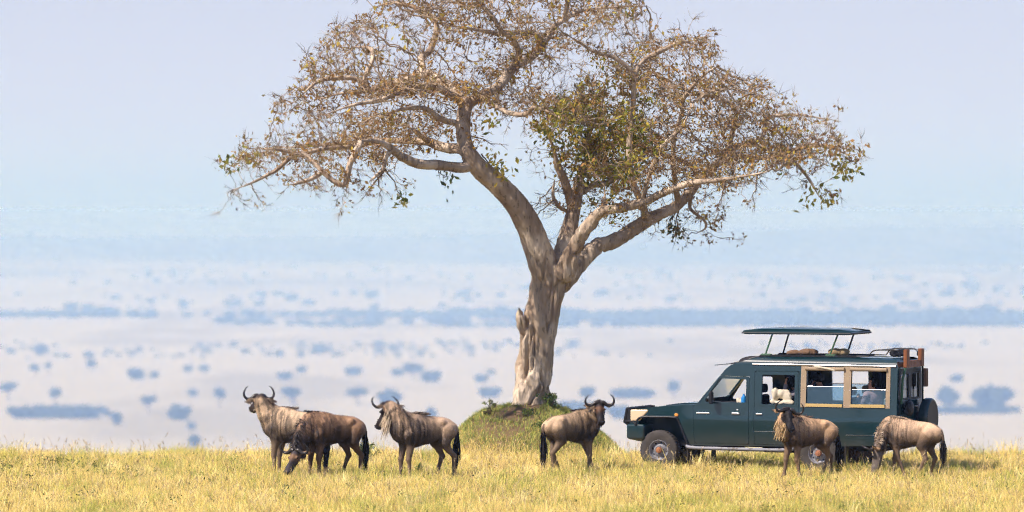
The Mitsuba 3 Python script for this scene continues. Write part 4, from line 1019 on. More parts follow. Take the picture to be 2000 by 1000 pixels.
# picture columns and rows, metres behind the trunk, radius in picture pixels
TRUNK = [(1036, 842, -0.05, 54), (1038, 812, 0, 45), (1041, 780, 0, 40), (1046, 720, 0, 36), (1052, 660, 0, 35), (1061, 600, 0, 36), (1070, 560, 0, 39), (1080, 525, 0, 39)]
LIMBS = {
    'A': [(1072, 545, -0.1, 36), (1052, 490, -0.25, 31), (1030, 435, -0.4, 29), (1003, 392, -0.6, 26), (970, 358, -0.8, 24), (935, 328, -1.0, 22), (912, 296, -1.1, 20)],
    'A1': [(918, 305, -1.0, 19), (906, 270, -0.9, 18), (905, 232, -0.7, 17), (911, 200, -0.5, 17)],
    'A1a': [(911, 203, -0.5, 15), (893, 185, -0.4, 14), (864, 160, -0.1, 13), (830, 144, 0.4, 12), (797, 154, 0.8, 10), (757, 164, 1.2, 8), (719, 176, 1.6, 7), (673, 181, 2.0, 5.5), (630, 192, 2.3, 4)],
    'A1b': [(900, 196, -0.5, 11), (883, 187, -0.8, 10), (853, 171, -1.2, 9), (820, 168, -1.6, 8), (778, 182, -2.0, 6.5), (740, 196, -2.4, 5), (690, 205, -2.7, 4), (640, 222, -3.0, 3)],
    'A1c': [(900, 246, -0.8, 9), (887, 240, -0.9, 8.5), (858, 231, -1.3, 8), (833, 213, -1.5, 7), (790, 212, -1.8, 5), (750, 225, -2.1, 3.5)],
    'A1d': [(828, 145, 0.4, 9.5), (823, 113, 0.7, 9), (841, 97, 0.9, 8.5), (853, 55, 1.1, 7.5), (841, 34, 1.2, 6.5), (815, 17, 1.4, 5), (770, 5, 1.6, 4), (730, 15, 1.7, 3)],
    'A1e': [(720, 177, 1.5, 7), (713, 150, 1.5, 6.5), (727, 120, 1.6, 6), (724, 95, 1.8, 4.5), (690, 92, 2.0, 3)],
    'A1f': [(712, 172, 1.5, 6), (700, 155, 1.4, 6), (660, 152, 1.2, 5), (620, 160, 1.0, 4), (585, 190, 0.8, 3)],
    'A3': [(911, 207, -0.5, 16), (925, 196, -0.4, 15), (939, 188, -0.3, 14), (976, 168, 0, 13), (993, 143, 0.3, 12.5), (1013, 124, 0.6, 12), (1035, 113, 0.8, 11), (1060, 88, 1.0, 9.5), (1077, 59, 1.2, 8.5), (1102, 38, 1.4, 7), (1135, 22, 1.6, 5), (1190, 15, 1.8, 4), (1262, 12, 2.0, 2.5)],
    'A3b': [(998, 135, 0.4, 9), (1012, 110, 0.0, 8), (1005, 80, -0.4, 7), (980, 62, -0.8, 6), (960, 30, -1.2, 5), (930, 0, -1.6, 4), (915, -50, -1.9, 3)],
    'A3c': [(1058, 90, 1.0, 7), (1050, 70, 0.8, 7), (1030, 62, 0.3, 6), (985, 66, -0.2, 5), (930, 58, -0.7, 4), (880, 50, -1.1, 3)],
    'A3d': [(1100, 40, 1.4, 6), (1108, 0, 1.2, 6), (1090, -50, 0.8, 5), (1050, -100, 0.4, 4), (1010, -130, 0.2, 3)],
    'A3e': [(940, 188, -0.3, 8), (965, 206, -0.9, 7), (1000, 222, -1.5, 6.5), (1030, 222, -2.0, 6), (1042, 210, -2.2, 5.5), (1075, 218, -2.5, 5), (1105, 238, -2.8, 4)],
    'A2': [(925, 318, -1.0, 17), (900, 328, -1.2, 14), (853, 321, -1.6, 13), (820, 321, -1.9, 12.5), (790, 309, -2.2, 12), (765, 291, -2.5, 10.5), (736, 275, -2.8, 9.5), (702, 277, -3.1, 9)],
    'A2b': [(918, 305, -1.0, 15), (900, 292, -0.8, 14), (862, 287, -0.4, 13), (837, 277, -0.1, 11), (803, 276, 0.3, 9), (770, 274, 0.6, 8), (732, 275, 1.0, 7), (694, 280, 1.3, 6), (652, 282, 1.6, 5), (589, 286, 2.0, 3.5), (530, 290, 2.3, 2.5)],
    'A2c': [(705, 277, -3.1, 9), (692, 303, -3.2, 8.5), (681, 328, -3.2, 8), (673, 360, -3.2, 7.5), (652, 353, -3.2, 7), (627, 332, -3.1, 6.5), (610, 315, -3.0, 6), (593, 302, -2.9, 6), (568, 307, -2.8, 5.5), (539, 332, -2.8, 5), (492, 357, -2.9, 4), (452, 372, -3.0, 2)],
    'A2d': [(631, 336, -3.1, 5), (602, 352, -3.3, 4.5), (568, 361, -3.5, 3)],
    'A2e': [(765, 291, -2.5, 7), (752, 310, -2.6, 6), (747, 332, -2.6, 5.5), (722, 354, -2.7, 4)],
    'A2f': [(840, 278, -0.1, 9), (822, 265, -0.5, 7), (802, 250, -0.8, 4)],
    'A2g': [(735, 276, 1.0, 7), (700, 285, 0.6, 6), (640, 290, 0.0, 5), (585, 300, -0.5, 4), (540, 292, -0.8, 3.5), (490, 290, -1.0, 2.5)],
    'B': [(1092, 530, 0.1, 30), (1104, 480, 0.2, 22), (1117, 424, 0.3, 18), (1124, 390, 0.4, 16), (1131, 356, 0.5, 13), (1139, 330, 0.7, 11), (1150, 300, 0.9, 9), (1148, 262, 1.1, 8), (1170, 225, 1.3, 6), (1180, 180, 1.5, 4)],
    'B1': [(1117, 400, 0.3, 12), (1108, 370, 0.1, 12), (1099, 344, -0.1, 11), (1089, 322, -0.2, 10), (1085, 308, -0.3, 6), (1078, 280, -0.4, 4), (1062, 250, -0.6, 3)],
    'B2': [(1139, 375, 0.5, 9), (1157, 362, 0.8, 9), (1186, 357, 1.2, 8), (1207, 342, 1.6, 7), (1230, 320, 2.0, 5), (1262, 300, 2.4, 4), (1300, 270, 2.8, 3)],
    'B3': [(1112, 415, 0.3, 4), (1090, 402, 0.1, 4), (1080, 380, 0.0, 3.5), (1083, 352, -0.1, 3)],
    'C': [(1105, 530, -0.3, 26), (1118, 492, -0.5, 19), (1135, 459, -0.7, 17), (1157, 430, -0.9, 14), (1178, 412, -1.1, 12), (1218, 405, -1.4, 11.5), (1254, 396, -1.7, 11), (1290, 380, -2.0, 10), (1319, 367, -2.3, 9), (1355, 357, -2.6, 8), (1400, 352, -2.9, 6), (1450, 345, -3.2, 4), (1500, 335, -3.4, 3)],
    'C1': [(1176, 414, -1.1, 10), (1180, 396, -1.1, 8), (1181, 382, -1.1, 6)],
    'C2': [(1256, 410, -1.3, 10), (1250, 388, -1.3, 9.5), (1240, 368, -1.4, 9), (1231, 333, -1.4, 8.5), (1229, 279, -1.5, 8), (1236, 218, -1.5, 7.5), (1238, 176, -1.5, 7), (1239, 147, -1.6, 6.5), (1220, 126, -1.7, 6), (1195, 111, -1.8, 5.5), (1161, 101, -2.0, 5), (1132, 84, -2.2, 4), (1108, 68, -2.4, 3)],
    'C3': [(1239, 150, -1.6, 6), (1255, 120, -1.5, 5.5), (1290, 100, -1.3, 5), (1330, 82, -1.1, 4), (1360, 88, -0.9, 3)],
    'C4': [(1254, 394, -1.7, 6), (1266, 350, -2.0, 6), (1278, 315, -2.2, 5.5), (1290, 290, -2.4, 5), (1330, 250, -2.6, 4), (1350, 210, -2.7, 3)],
    'D': [(1096, 552, 0.1, 24), (1141, 503, 0.3, 20), (1164, 482, 0.5, 19), (1200, 470, 0.8, 18), (1236, 448, 1.1, 17), (1265, 430, 1.3, 16), (1294, 416, 1.6, 14), (1322, 402, 1.8, 13), (1351, 373, 2.0, 12), (1368, 348, 2.2, 11), (1400, 320, 2.4, 10), (1425, 292, 2.6, 9), (1460, 280, 2.8, 7.5), (1490, 268, 3.0, 6), (1500, 230, 3.1, 5), (1560, 225, 3.2, 4), (1630, 235, 3.3, 2.5)],
    'D1': [(1262, 432, 1.3, 11), (1258, 410, 0.6, 9), (1256, 396, -0.9, 9)],
    'D2': [(1392, 325, 2.3, 8), (1440, 306, 1.9, 7.5), (1480, 308, 1.6, 7), (1520, 304, 1.3, 6), (1545, 295, 1.1, 5.5), (1580, 285, 0.8, 5), (1615, 285, 0.5, 4), (1650, 300, 0.3, 3)],
    'D3': [(1420, 297, 2.6, 7), (1432, 250, 2.4, 6), (1436, 215, 2.2, 5), (1400, 190, 2.0, 4), (1360, 185, 1.7, 3.5), (1330, 190, 1.5, 3)],
    'D4': [(1325, 400, 1.8, 9), (1318, 350, 1.2, 7), (1315, 280, 0.8, 6), (1332, 220, 0.5, 5.5), (1336, 190, 0.3, 5), (1370, 150, 0.0, 4), (1400, 130, -0.2, 3)],
    'D5': [(1352, 375, 2.0, 6), (1347, 400, 2.1, 4), (1352, 412, 2.1, 3.5), (1375, 430, 2.2, 3), (1378, 445, 2.2, 2.5), (1360, 456, 2.2, 2)],
    'D6': [(1365, 350, 2.2, 7), (1345, 320, 2.8, 6), (1290, 300, 3.4, 5), (1250, 280, 3.8, 4), (1200, 260, 4.0, 3)],
    'D7': [(1530, 302, 1.2, 4), (1555, 320, 1.0, 3.5), (1580, 350, 0.9, 3), (1600, 385, 0.8, 2)],
}


def tp(q):
    """Traced points -> (x, y, z, radius) in the world."""
    return np.array([[*at(a, b, TD + c), r * (0.82 if r > 20 else 0.76 if r > 5 else 0.95) * (TD + c) / FPX] for a, b, c, r in q])


def lumpy(p, n, amp, rng):
    s = spline(p, n)
    s[:, :3] += rng.normal(0, 1, (n, 3)) * amp * s[:, 3:4]
    s[:, 3] *= 1 + rng.normal(0, 0.03, n)
    s[:, 3] = np.maximum(s[:, 3], 0.008)
    return s


trng = np.random.default_rng(77)
F = Field(at(850, 870, TD) - [0, 2.2, 0], at(1400, 175, TD) + [0, 3.0, 0], 0.034)
F.chain(spline(tp(TRUNK), 14), 0.10)
for i in range(7):                                                   # root buttresses and flutes
    a = i * 0.9 + 0.3
    e = np.array([math.cos(a), math.sin(a) * 0.9, 0])
    b0, b1, b2 = at(1036, 832, TD), at(1041, 770, TD), at(1048, 640 + 25 * math.sin(i * 2.2), TD)
    F.chain([(*(b0 + e * 0.52 - [0, 0, 0.25]), 0.15), (*(b0 + e * 0.38 + [0, 0, 0.1]), 0.14), (*(b1 + e * 0.25), 0.14), (*(b2 + e * 0.20), 0.14)], 0.06)
TRUNK_END = {'A': 7, 'A1': 4, 'B': 5, 'C': 7, 'D': 9}
for k, n in TRUNK_END.items():
    F.chain(spline(tp(LIMBS[k][:n]), 3 * n), 0.04)
F.chain(spline(tp([(1026, 650, -0.1, 9), (1016, 625, -0.2, 9), (1014, 604, -0.25, 6)]), 6), 0.05)     # old broken stubs
F.chain(spline(tp([(1135, 455, -0.8, 10), (1160, 440, -0.9, 9)]), 4), 0.04)
v, f = F.mesh()
v = relax(v, f, 2)
fn = np.cross(v[f[:, 1]] - v[f[:, 0]], v[f[:, 2]] - v[f[:, 0]])
vn = np.zeros_like(v)
for k in range(3):
    np.add.at(vn, f[:, k], fn)
vn /= np.linalg.norm(vn, axis=1, keepdims=True) + 1e-12
low = np.clip((5.6 - v[:, 2]) / 3.6, 0.10, 1)
ridge = 1 - np.abs(2 * meshkit.fbm(v * [4.6, 4.6, 0.75] + 4.2, 3, 21) - 1) * 2.4
wart = meshkit.fbm(v * [5, 5, 3.5], 3, 22) - 0.5
groove = np.abs(2 * meshkit.fbm(v * [5.0, 5.0, 0.8] + [0.3, 0, 0.25] * np.sin(v[:, 2:3]), 2, 23) - 1)
v = v + vn * (low * (0.065 * ridge + 0.07 * wart) - 0.15 * low * np.clip(1 - groove / 0.15, 0, 1))[:, None]
TREE = 'savanna_tree'
put(TREE + '__trunk', (v, f), 'bark', True)
for key, q in LIMBS.items():
    p = tp(q)
    n = TRUNK_END.get(key)
    if n:
        p = p[n - 2:]
    s = lumpy(p, max(8, 3 * len(p)), 0.06, trng)
    s[:, 3] *= np.interp(np.linspace(0, 1, len(s)), [0, 0.75, 1], [1, 1, 0.35])
    put(numbered(TREE + '__limb'), tube(s[:, :3], s[:, 3], 9), 'bark', True)

# twigs: space colonisation from the traced limbs towards clumps inside the crown
CROWN = np.array([(445, 330), (470, 285), (515, 262), (560, 250), (520, 205), (530, 180), (590, 160), (585, 120), (620, 80), (640, 55), (700, 45), (720, 5), (760, -60), (900, -130), (1060, -150), (1200, -90), (1262, 5), (1240, 62), (1300, 75), (1370, 60),
                  (1415, 105), (1440, 145), (1500, 155), (1545, 200), (1560, 225), (1630, 232), (1675, 290), (1666, 335), (1640, 345), (1600, 390), (1580, 330), (1540, 322), (1500, 350), (1470, 370), (1440, 360), (1400, 380), (1340, 372), (1290, 352), (1230, 352),
                  (1130, 335), (1075, 315), (1045, 245), (990, 222), (940, 218), (890, 250), (850, 262), (800, 295), (740, 320), (700, 312), (640, 300), (600, 312), (540, 322), (500, 350), (460, 345)], float)
HOLES = [np.array(h, float) for h in ([(655, 192), (700, 170), (760, 150), (815, 125), (820, 145), (780, 168), (700, 188)], [(860, 205), (895, 195), (895, 280), (850, 262)], [(735, 110), (760, 100), (815, 105), (812, 140), (745, 155)], [(860, 60), (930, 95), (960, 140), (900, 165), (865, 130)],
                                      [(925, 235), (1035, 235), (1050, 300), (940, 300)], [(1020, 140), (1075, 110), (1110, 100), (1100, 150), (1040, 175)], [(960, 95), (1000, 85), (995, 125), (965, 130)])]


def inside(poly, x, y):
    r = np.zeros(len(x), bool)
    for (x0, y0), (x1, y1) in zip(poly, np.roll(poly, -1, 0)):
        r ^= ((y0 > y) != (y1 > y)) & (x < (x1 - x0) * (y - y0) / (y1 - y0 + 1e-12) + x0)
    return r


cx, cy = trng.uniform(440, 1685, 5200), trng.uniform(-150, 395, 5200)
ok = inside(CROWN, cx, cy)
for h in HOLES:
    ok &= ~(inside(h, cx, cy) & (trng.random(5200) < 0.97))
cx, cy = cx[ok][:215], cy[ok][:215]
half = 4.3 * np.sqrt(np.clip(1 - ((cx - 1060) / 650) ** 2, 0.02, 1))
cd = trng.uniform(-0.75, 1, len(cx)) * half
cen = np.array([at(a, b, TD + c) for a, b, c in zip(cx, cy, cd)])
per = trng.integers(8, 34, len(cx))
att = np.repeat(cen, per, 0) + trng.normal(0, 1, (per.sum(), 3)) * [0.36, 0.36, 0.13]
apx, apy = 1000 + att[:, 0] * FPX / att[:, 1], YH - (att[:, 2] - HC) * FPX / att[:, 1]
att = att[inside(CROWN, apx, apy)]
side = []
for key, q in LIMBS.items():
    s = spline(tp(q), 6 * len(q))
    s = s[s[:, 3] < 8 * TD / FPX]
    for _ in range(3):
        side.append(s[:, :3] + trng.normal(0, 1, (len(s), 3)) * [0.34, 0.34, 0.28])
side = np.vstack(side)
att = np.vstack([att, side[trng.random(len(side)) < 0.45]])
nodes, parent, isl = [], [], []
for key, q in LIMBS.items():
    s = spline(tp(q), 8 * len(q))
    s = s[len(s) // 4:] if key in ('A', 'B', 'C', 'D') else s
    for i in range(len(s)):
        parent.append(len(nodes) - 1 if i else -1); nodes.append(s[i, :3]); isl.append(True)
nodes = np.array(nodes); parent = np.array(parent); nl = len(nodes)
alive = att.copy()
STEP = 0.11
for it in range(70):
    if len(alive) < 20:
        break
    dist, idx = cKDTree(nodes).query(alive, distance_upper_bound=3.2 if it < 45 else 1.2)
    m = np.isfinite(dist)
    al, ix = alive[m], idx[m]
    dirs = (al - nodes[ix]) / (dist[m][:, None] + 1e-9)
    acc = np.zeros_like(nodes); np.add.at(acc, ix, dirs)
    who = np.unique(ix)
    d_ = acc[who]; d_ = d_ / (np.linalg.norm(d_, axis=1, keepdims=True) + 1e-9) + trng.normal(0, 0.30, (len(who), 3))
    d_ /= np.linalg.norm(d_, axis=1, keepdims=True)
    new = nodes[who] + d_ * STEP
    far = cKDTree(nodes).query(new)[0] > STEP * 0.45
    new, who = new[far], who[far]
    if len(new) == 0:
        break
    nodes = np.vstack([nodes, new]); parent = np.concatenate([parent, who])
    alive = alive[cKDTree(new).query(alive)[0] > 0.13]
N = len(nodes)
w = np.zeros(N)
kids = np.bincount(parent[parent >= 0], minlength=N)
for i in range(N - 1, nl - 1, -1):
    if kids[i] == 0:
        w[i] += 1
    if parent[i] >= nl:
        w[parent[i]] += w[i]
rad = np.clip(0.0060 * np.maximum(w, 1) ** 0.56, 0.006, 0.075)
a, b = nodes[parent[nl:]], nodes[nl:]
ra = np.where(parent[nl:] >= nl, rad[parent[nl:]], rad[nl:] * 1.15); rb = rad[nl:]
t = b - a; t /= np.linalg.norm(t, axis=1, keepdims=True)
u = np.cross(t, [0.31, 0.22, 0.92]); u /= np.linalg.norm(u, axis=1, keepdims=True); w2 = np.cross(t, u)
ang = np.arange(4) * math.pi / 2
ring = lambda c, r: c[:, None] + r[:, None, None] * (np.cos(ang)[None, :, None] * u[:, None] + np.sin(ang)[None, :, None] * w2[:, None])
M_ = len(a)
tv = np.concatenate([ring(a - t * 0.01, ra), ring(b, rb)], 1).reshape(-1, 3)
q = np.array([[i, (i + 1) % 4, 4 + (i + 1) % 4, 4 + i] for i in range(4)])
tq = (np.arange(M_)[:, None, None] * 8 + q[None]).reshape(-1, 4)
tc = np.repeat(np.array([0.40, 0.31, 0.21]) * trng.uniform(0.7, 1.35, (M_, 1)), 8, 0)
put(TREE + '__branches', (tv, np.vstack([tq[:, [0, 1, 2]], tq[:, [0, 2, 3]]])), 'twig', False, color=tc)
labels[TREE + '__branches'] = {'kind': 'stuff'}
# dry spiky twig ends
tips = np.nonzero(kids[nl:] == 0)[0] + nl
more = np.concatenate([np.repeat(tips, 6), trng.choice(np.arange(nl, N), 5000)])
n_ = len(more)
dr_ = nodes[more] - nodes[parent[more]]
dr_ = dr_ / np.linalg.norm(dr_, axis=1, keepdims=True) * 0.9 + trng.normal(0, 0.50, (n_, 3)) * [1, 1, 0.7] + [0, 0, 0.10]
dr_ /= np.linalg.norm(dr_, axis=1, keepdims=True)
ln = trng.uniform(0.12, 0.36, n_)
root = nodes[more]
tip = root + dr_ * ln[:, None]
col = np.array([0.33, 0.235, 0.135]) * trng.uniform(0.5, 1.5, (n_, 1)) * trng.uniform(0.92, 1.08, (n_, 3))
hv, hf, hc = strands(root, tip, trng.uniform(0.004, 0.0085, n_), trng.normal(0, 0.03, (n_, 3)), trng, col, 3)
put(TREE + '__twigs', (hv, hf), 'twig', False, color=hc)
labels[TREE + '__twigs'] = {'kind': 'stuff'}


def leaves(c, n, spread, size, col, rng):
    """n bent leaves round each of the points c."""
    m = len(c) * n
    p = np.repeat(c, n, 0) + rng.normal(0, 1, (m, 3)) * spread
    d = rng.normal(0, 1, (m, 3)) + [0, 0, -0.7]; d /= np.linalg.norm(d, axis=1, keepdims=True)
    s = np.cross(d, rng.normal(0, 1, (m, 3))); s /= np.linalg.norm(s, axis=1, keepdims=True)
    nn = np.cross(d, s)
    L = (size * rng.uniform(0.6, 1.3, m))[:, None]
    W = L * 0.24
    v = np.stack([p, p + d * L * 0.5 + s * W - nn * L * 0.06, p + d * L, p + d * L * 0.5 - s * W - nn * L * 0.06, p + d * L * 0.5], 1).reshape(-1, 3)
    f = (np.arange(m)[:, None, None] * 5 + np.array([[0, 1, 4], [1, 2, 4], [2, 3, 4], [3, 0, 4]])[None]).reshape(-1, 3)
    k = rng.integers(0, len(col), m)
    cc = np.asarray(col)[k] * rng.uniform(0.7, 1.3, (m, 1))
    return v, f, np.repeat(np.clip(cc, 0.005, 0.8), 5, 0)


YEL = [(0.60, 0.46, 0.09), (0.50, 0.42, 0.11), (0.46, 0.30, 0.10), (0.44, 0.25, 0.09), (0.55, 0.34, 0.11)]
GRN = [(0.30, 0.31, 0.06), (0.42, 0.39, 0.07), (0.55, 0.47, 0.09), (0.17, 0.20, 0.045), (0.46, 0.33, 0.09)]
DRK = [(0.07, 0.10, 0.035), (0.10, 0.13, 0.04), (0.17, 0.17, 0.05), (0.30, 0.27, 0.08)]
BRN = [(0.36, 0.22, 0.11), (0.42, 0.28, 0.13), (0.27, 0.16, 0.09), (0.42, 0.33, 0.11)]
tpx = 1000 + nodes[:, 0] * FPX / nodes[:, 1]; tpy = YH - (nodes[:, 2] - HC) * FPX / nodes[:, 1]
green = np.exp(-(((tpx - 1165) / 75) ** 2 + ((tpy - 250) / 95) ** 2) / 1.1)
lv = []
idx = np.arange(nl, N)
pick = idx[trng.random(len(idx)) < 0.06 * np.exp(-0.5 * ((meshkit.fbm(nodes[idx] * 0.9, 2, 31) - 0.62) / 0.07) ** 2) + 0.008]
lv.append(leaves(nodes[pick], 13, 0.085, 0.12, YEL, trng))
pick = idx[trng.random(len(idx)) < 0.13]
lv.append(leaves(nodes[pick], 4, 0.10, 0.085, BRN, trng))
pick = idx[trng.random(len(idx)) < 0.30 * green[idx] * np.clip(3.4 * (meshkit.fbm(nodes[idx] * 1.6, 2, 33) - 0.33), 0, 1)]
lv.append(leaves(nodes[pick], 22, 0.11, 0.125, GRN, trng))
pick = tips[trng.random(len(tips)) < 0.22]
lv.append(leaves(nodes[pick], 13, np.array([0.12, 0.12, 0.06]), 0.095, BRN + YEL[2:4], trng))
edge = idx[(tpx[idx] > 1480) & (trng.random(len(idx)) < 0.07)]
lv.append(leaves(nodes[edge], 5, 0.10, 0.12, GRN[2:] + YEL + BRN, trng))
HANG = [(870, 350, -1.4, 26), (786, 384, -2.5, 34), (964, 318, -1.0, 40), (976, 335, -1.0, 40), (1318, 440, 2.2, 46), (1323, 458, 2.2, 20), (1605, 383, 0.8, 40), (1578, 392, 0.9, 16), (1166, 385, -0.9, 30), (1195, 390, -0.9, 26), (1080, 270, -0.6, 50), (1060, 240, -1.0, 40), (1110, 300, -0.4, 50),
        (1190, 320, 0.5, 60), (1150, 330, 0.4, 60), (1205, 350, 1.2, 40), (448, 320, -1.0, 30), (485, 308, -1.2, 30), (1660, 330, 0.3, 40), (1640, 320, 0.3, 40), (962, 235, -0.6, 30), (790, 85, 1.4, 30)]
for x, y, c, n in HANG:
    p0 = at(x, y, TD + c)[None]
    lv.append(leaves(p0, n, 0.13, 0.15, DRK if (x, y) in ((870, 350), (1318, 440), (1323, 458), (1166, 385), (1195, 390)) else GRN + YEL[:2], trng))
vv, ff = join([(a, b) for a, b, c in lv])
put(TREE + '__leaves', (vv, ff), 'leaf', False, color=np.vstack([c for a, b, c in lv]))
labels[TREE + '__leaves'] = {'kind': 'stuff'}
# bare hanging twigs that carry the loose sprays
hang = []
for (x0, y0, c0), (x1, y1, c1) in (((850, 322, -1.6), (868, 345, -1.4)), ((752, 330, -2.6), (784, 378, -2.5)), ((752, 332, -2.6), (700, 395, -2.6)), ((738, 345, -2.6), (745, 400, -2.6)), ((940, 300, -1.0), (964, 330, -1.0)), ((1325, 404, 1.9), (1320, 470, 2.2)), ((1322, 404, 1.9), (1308, 440, 2.2)),
                                   ((585, 345, -3.4), (620, 372, -3.5)), ((490, 357, -2.9), (500, 385, -3.0)), ((455, 371, -3.0), (448, 380, -3.0)), ((1480, 330, -3.3), (1470, 415, -3.3)), ((1420, 345, -3.0), (1395, 430, -3.0)), ((1083, 360, 0.0), (1050, 400, -0.2)), ((1240, 330, -1.4), (1180, 300, -1.8)),
                                   ((1080, 392, 0.0), (1045, 425, -0.2)), ((905, 262, -0.8), (985, 285, -1.4))):
    p0, p1 = at(x0, y0, TD + c0), at(x1, y1, TD + c1)
    s = np.linspace(p0, p1, 7) + trng.normal(0, 0.04, (7, 3)) * np.linspace(0, 1, 7)[:, None]
    hang.append(tube(s, np.linspace(0.02, 0.006, 7), 5))
    for k in range(7):
        d0 = p1 - p0 + trng.normal(0, 0.25, 3)
        e = s[3 + k % 4] + unit(d0) * trng.uniform(0.1, 0.3)
        hang.append(tube([s[3 + k % 4], e], [0.006, 0.002], 4))
put(TREE + '__hanging_twigs', join(hang), 'twig', False, color=np.tile([0.24, 0.18, 0.13], (len(join(hang)[0]), 1)))
labels[TREE + '__hanging_twigs'] = {'kind': 'stuff'}
tag(TREE, 'spreading flat-crowned tree with a thick pale trunk standing on a grassy mound', 'tree')
print('tree nodes', N, 'tips', len(tips), 'leaves', len(ff) // 4)
# ------------------------------------------------------------------ far trees and bushes on the plain
mat('far_foliage', (0.060, 0.078, 0.030), 0.9)
mat('far_wood', (0.16, 0.12, 0.09), 0.9)
frng = np.random.default_rng(5)
ICO = [trimesh.creation.icosphere(k, 1.0) for k in range(4)]


def foot(px, row):
    """The point of the plain seen at that pixel."""
    d = 225 * FPX / (row - YH)
    for _ in range(12):
        z = float(full_z(np.array([(px - 1000) * d / FPX]), np.array([d]))[0])
        d = 0.5 * d + 0.5 * (HC - z) * FPX / (row - YH)
    return np.array([(px - 1000) * d / FPX, d, z])


def clump(c, r, k, seed, rough=0.45):
    m = ICO[k]
    s = 1 + rough * 2 * (meshkit.fbm(m.vertices * 1.9 + seed * 3.71, 3, seed) - 0.5)
    return m.vertices * s[:, None] * r + c, m.faces


def leafy(parts, n, size, seed):
    """Leaf clumps scattered in and on the lobes, so that the outline is ragged."""
    r = np.random.default_rng(seed)
    v, f = join(parts)
    c = v[r.integers(0, len(v), n)] + r.normal(0, size * 0.4, (n, 3))
    d1, d2 = r.normal(0, 1, (2, n, 3)); s = size * r.uniform(0.4, 1.0, (n, 1))
    q = np.stack([c - d1 * s * 0.5, c + d2 * s * 0.5, c + d1 * s * 0.5], 1).reshape(-1, 3)
    return join([(v, f), (q, np.arange(3 * n).reshape(-1, 3))])


def far_tree(x, y, wd, ht, foot_row, label, lean=0.0, twin=False):
    """Crown centre (x, y), width and height in picture pixels; foot_row: where it stands."""
    key = numbered('acacia_tree')
    p = foot(x, foot_row)
    k = p[1] / FPX
    W, Hh = wd * k / 2, ht * k / 2
    top = np.array([p[0] + lean * k, p[1], HC - (y - YH) * k])
    parts = []
    for i in range(7):
        a = i * 2.4 + frng.uniform(0, 1)
        rr = 0.62 * math.sqrt(i / 6.5)
        parts.append(clump(top + [W * rr * math.cos(a), W * rr * math.sin(a), Hh * frng.uniform(-0.35, 0.25)], np.array([W * 0.45, W * 0.45, Hh * 0.62]), 2, frng.integers(1 << 20)))
    put(key + '__crown', leafy(parts, 900, W * 0.16, frng.integers(1 << 20)), 'far_foliage', False)
    wood = []
    for dx in ((0,) if not twin else (0, W * 0.6)):
        base = p + [dx, 0, -0.3]
        wood.append(tube(spline([base, (base + top) / 2 + [W * 0.06, 0, 0], top - [0, 0, Hh * 0.2] + [dx * 0.3, 0, 0]], 8), np.linspace(W * 0.075 + 0.1, W * 0.05, 8), 7))
        for i in range(5):
            a = i * 1.3
            wood.append(tube([(base + top) / 2 + (top - base) * 0.1 * i / 5, top + [W * 0.55 * math.cos(a), W * 0.55 * math.sin(a), -Hh * 0.2]], [W * 0.04, W * 0.015], 5))
    put(key + '__trunk', join(wood), 'far_wood', True)
    tag(key, label, 'tree', 'acacias far out on the hazy plain')


def far_bush(x, y, wd, ht, foot_row, label, dense=1.0):
    key = numbered('bush')
    p = foot(x, foot_row)
    k = p[1] / FPX
    W, Hh = wd * k / 2, ht * k / 2
    mid = np.array([p[0], p[1], HC - (y - YH) * k])
    mid[2] = max(mid[2], p[2] + Hh * 0.6)
    n = max(5, int(wd / ht * 5))
    parts = []
    for i in range(n):
        u = -0.8 + 1.6 * i / (n - 1)
        hh = math.sqrt(max(1 - u * u, 0.1))
        parts.append(clump(mid + [W * u, frng.uniform(-0.4, 0.4) * min(W, 3 * Hh), Hh * frng.uniform(-0.3, 0.25)], np.array([W * 1.5 / n + Hh * 0.25, W * 1.2 / n + Hh * 0.3, Hh * hh * 0.85]), 2, frng.integers(1 << 20)))
    parts.append(clump(np.array([p[0], p[1], (p[2] + mid[2]) / 2 - 0.2]), np.array([W * 0.75, min(W, 3 * Hh) * 0.5, (mid[2] - p[2]) * 0.6 + Hh * 0.3]), 2, 3))
    put(key + '__crown', leafy(parts, 700, Hh * 0.25, frng.integers(1 << 20)), 'far_foliage', False)
    put(key + '__stem', tube([p - [0, 0, 0.5], mid], [W * 0.06, W * 0.04], 6), 'far_wood', True)
    tag(key, label, 'bush', 'bushes far out on the hazy plain')


for a in [
    (15, 755, 34, 19, 782, 'umbrella-shaped blue hazy acacia at the left edge of the photo'),
    (107, 766, 29, 20, 789, 'round-crowned hazy acacia above the middle of the long dark hedge at far left'),
    (67, 716, 21, 18, 733, 'faint acacia, larger of the pair high at the far left'),
    (94, 714, 15, 15, 731, 'fainter acacia, smaller of the pair high at the far left'),
    (178, 709, 22, 17, 727, 'small faint acacia directly above the end third of the long hedge at far left'),
    (428, 767, 25, 24, 795, 'hazy acacia with a tapering crown just left of the pale tan wildebeest'),
    (289, 780, 34, 18, 806, 'flat-topped hazy acacia between the long hedge and the dense round bush'),
    (568, 764, 40, 20, 802, 'hazy two-stemmed acacia right of the horns of the pale tan wildebeest'),
    (697, 764, 44, 18, 790, 'mushroom-shaped hazy acacia above the rump of the grazing brown wildebeest'),
    (806, 718, 42, 22, 742, 'tallest of the three hazy acacias side by side above the shaggy wildebeest'),
    (1146, 766, 34, 26, 792, 'hazy acacia just above the horns of the wildebeest in front of the mound'),
    (1316, 753, 24, 26, 780, 'narrow hazy acacia above the bonnet of the vehicle'),
]:
    far_tree(*a, twin='two-stemmed' in a[5])
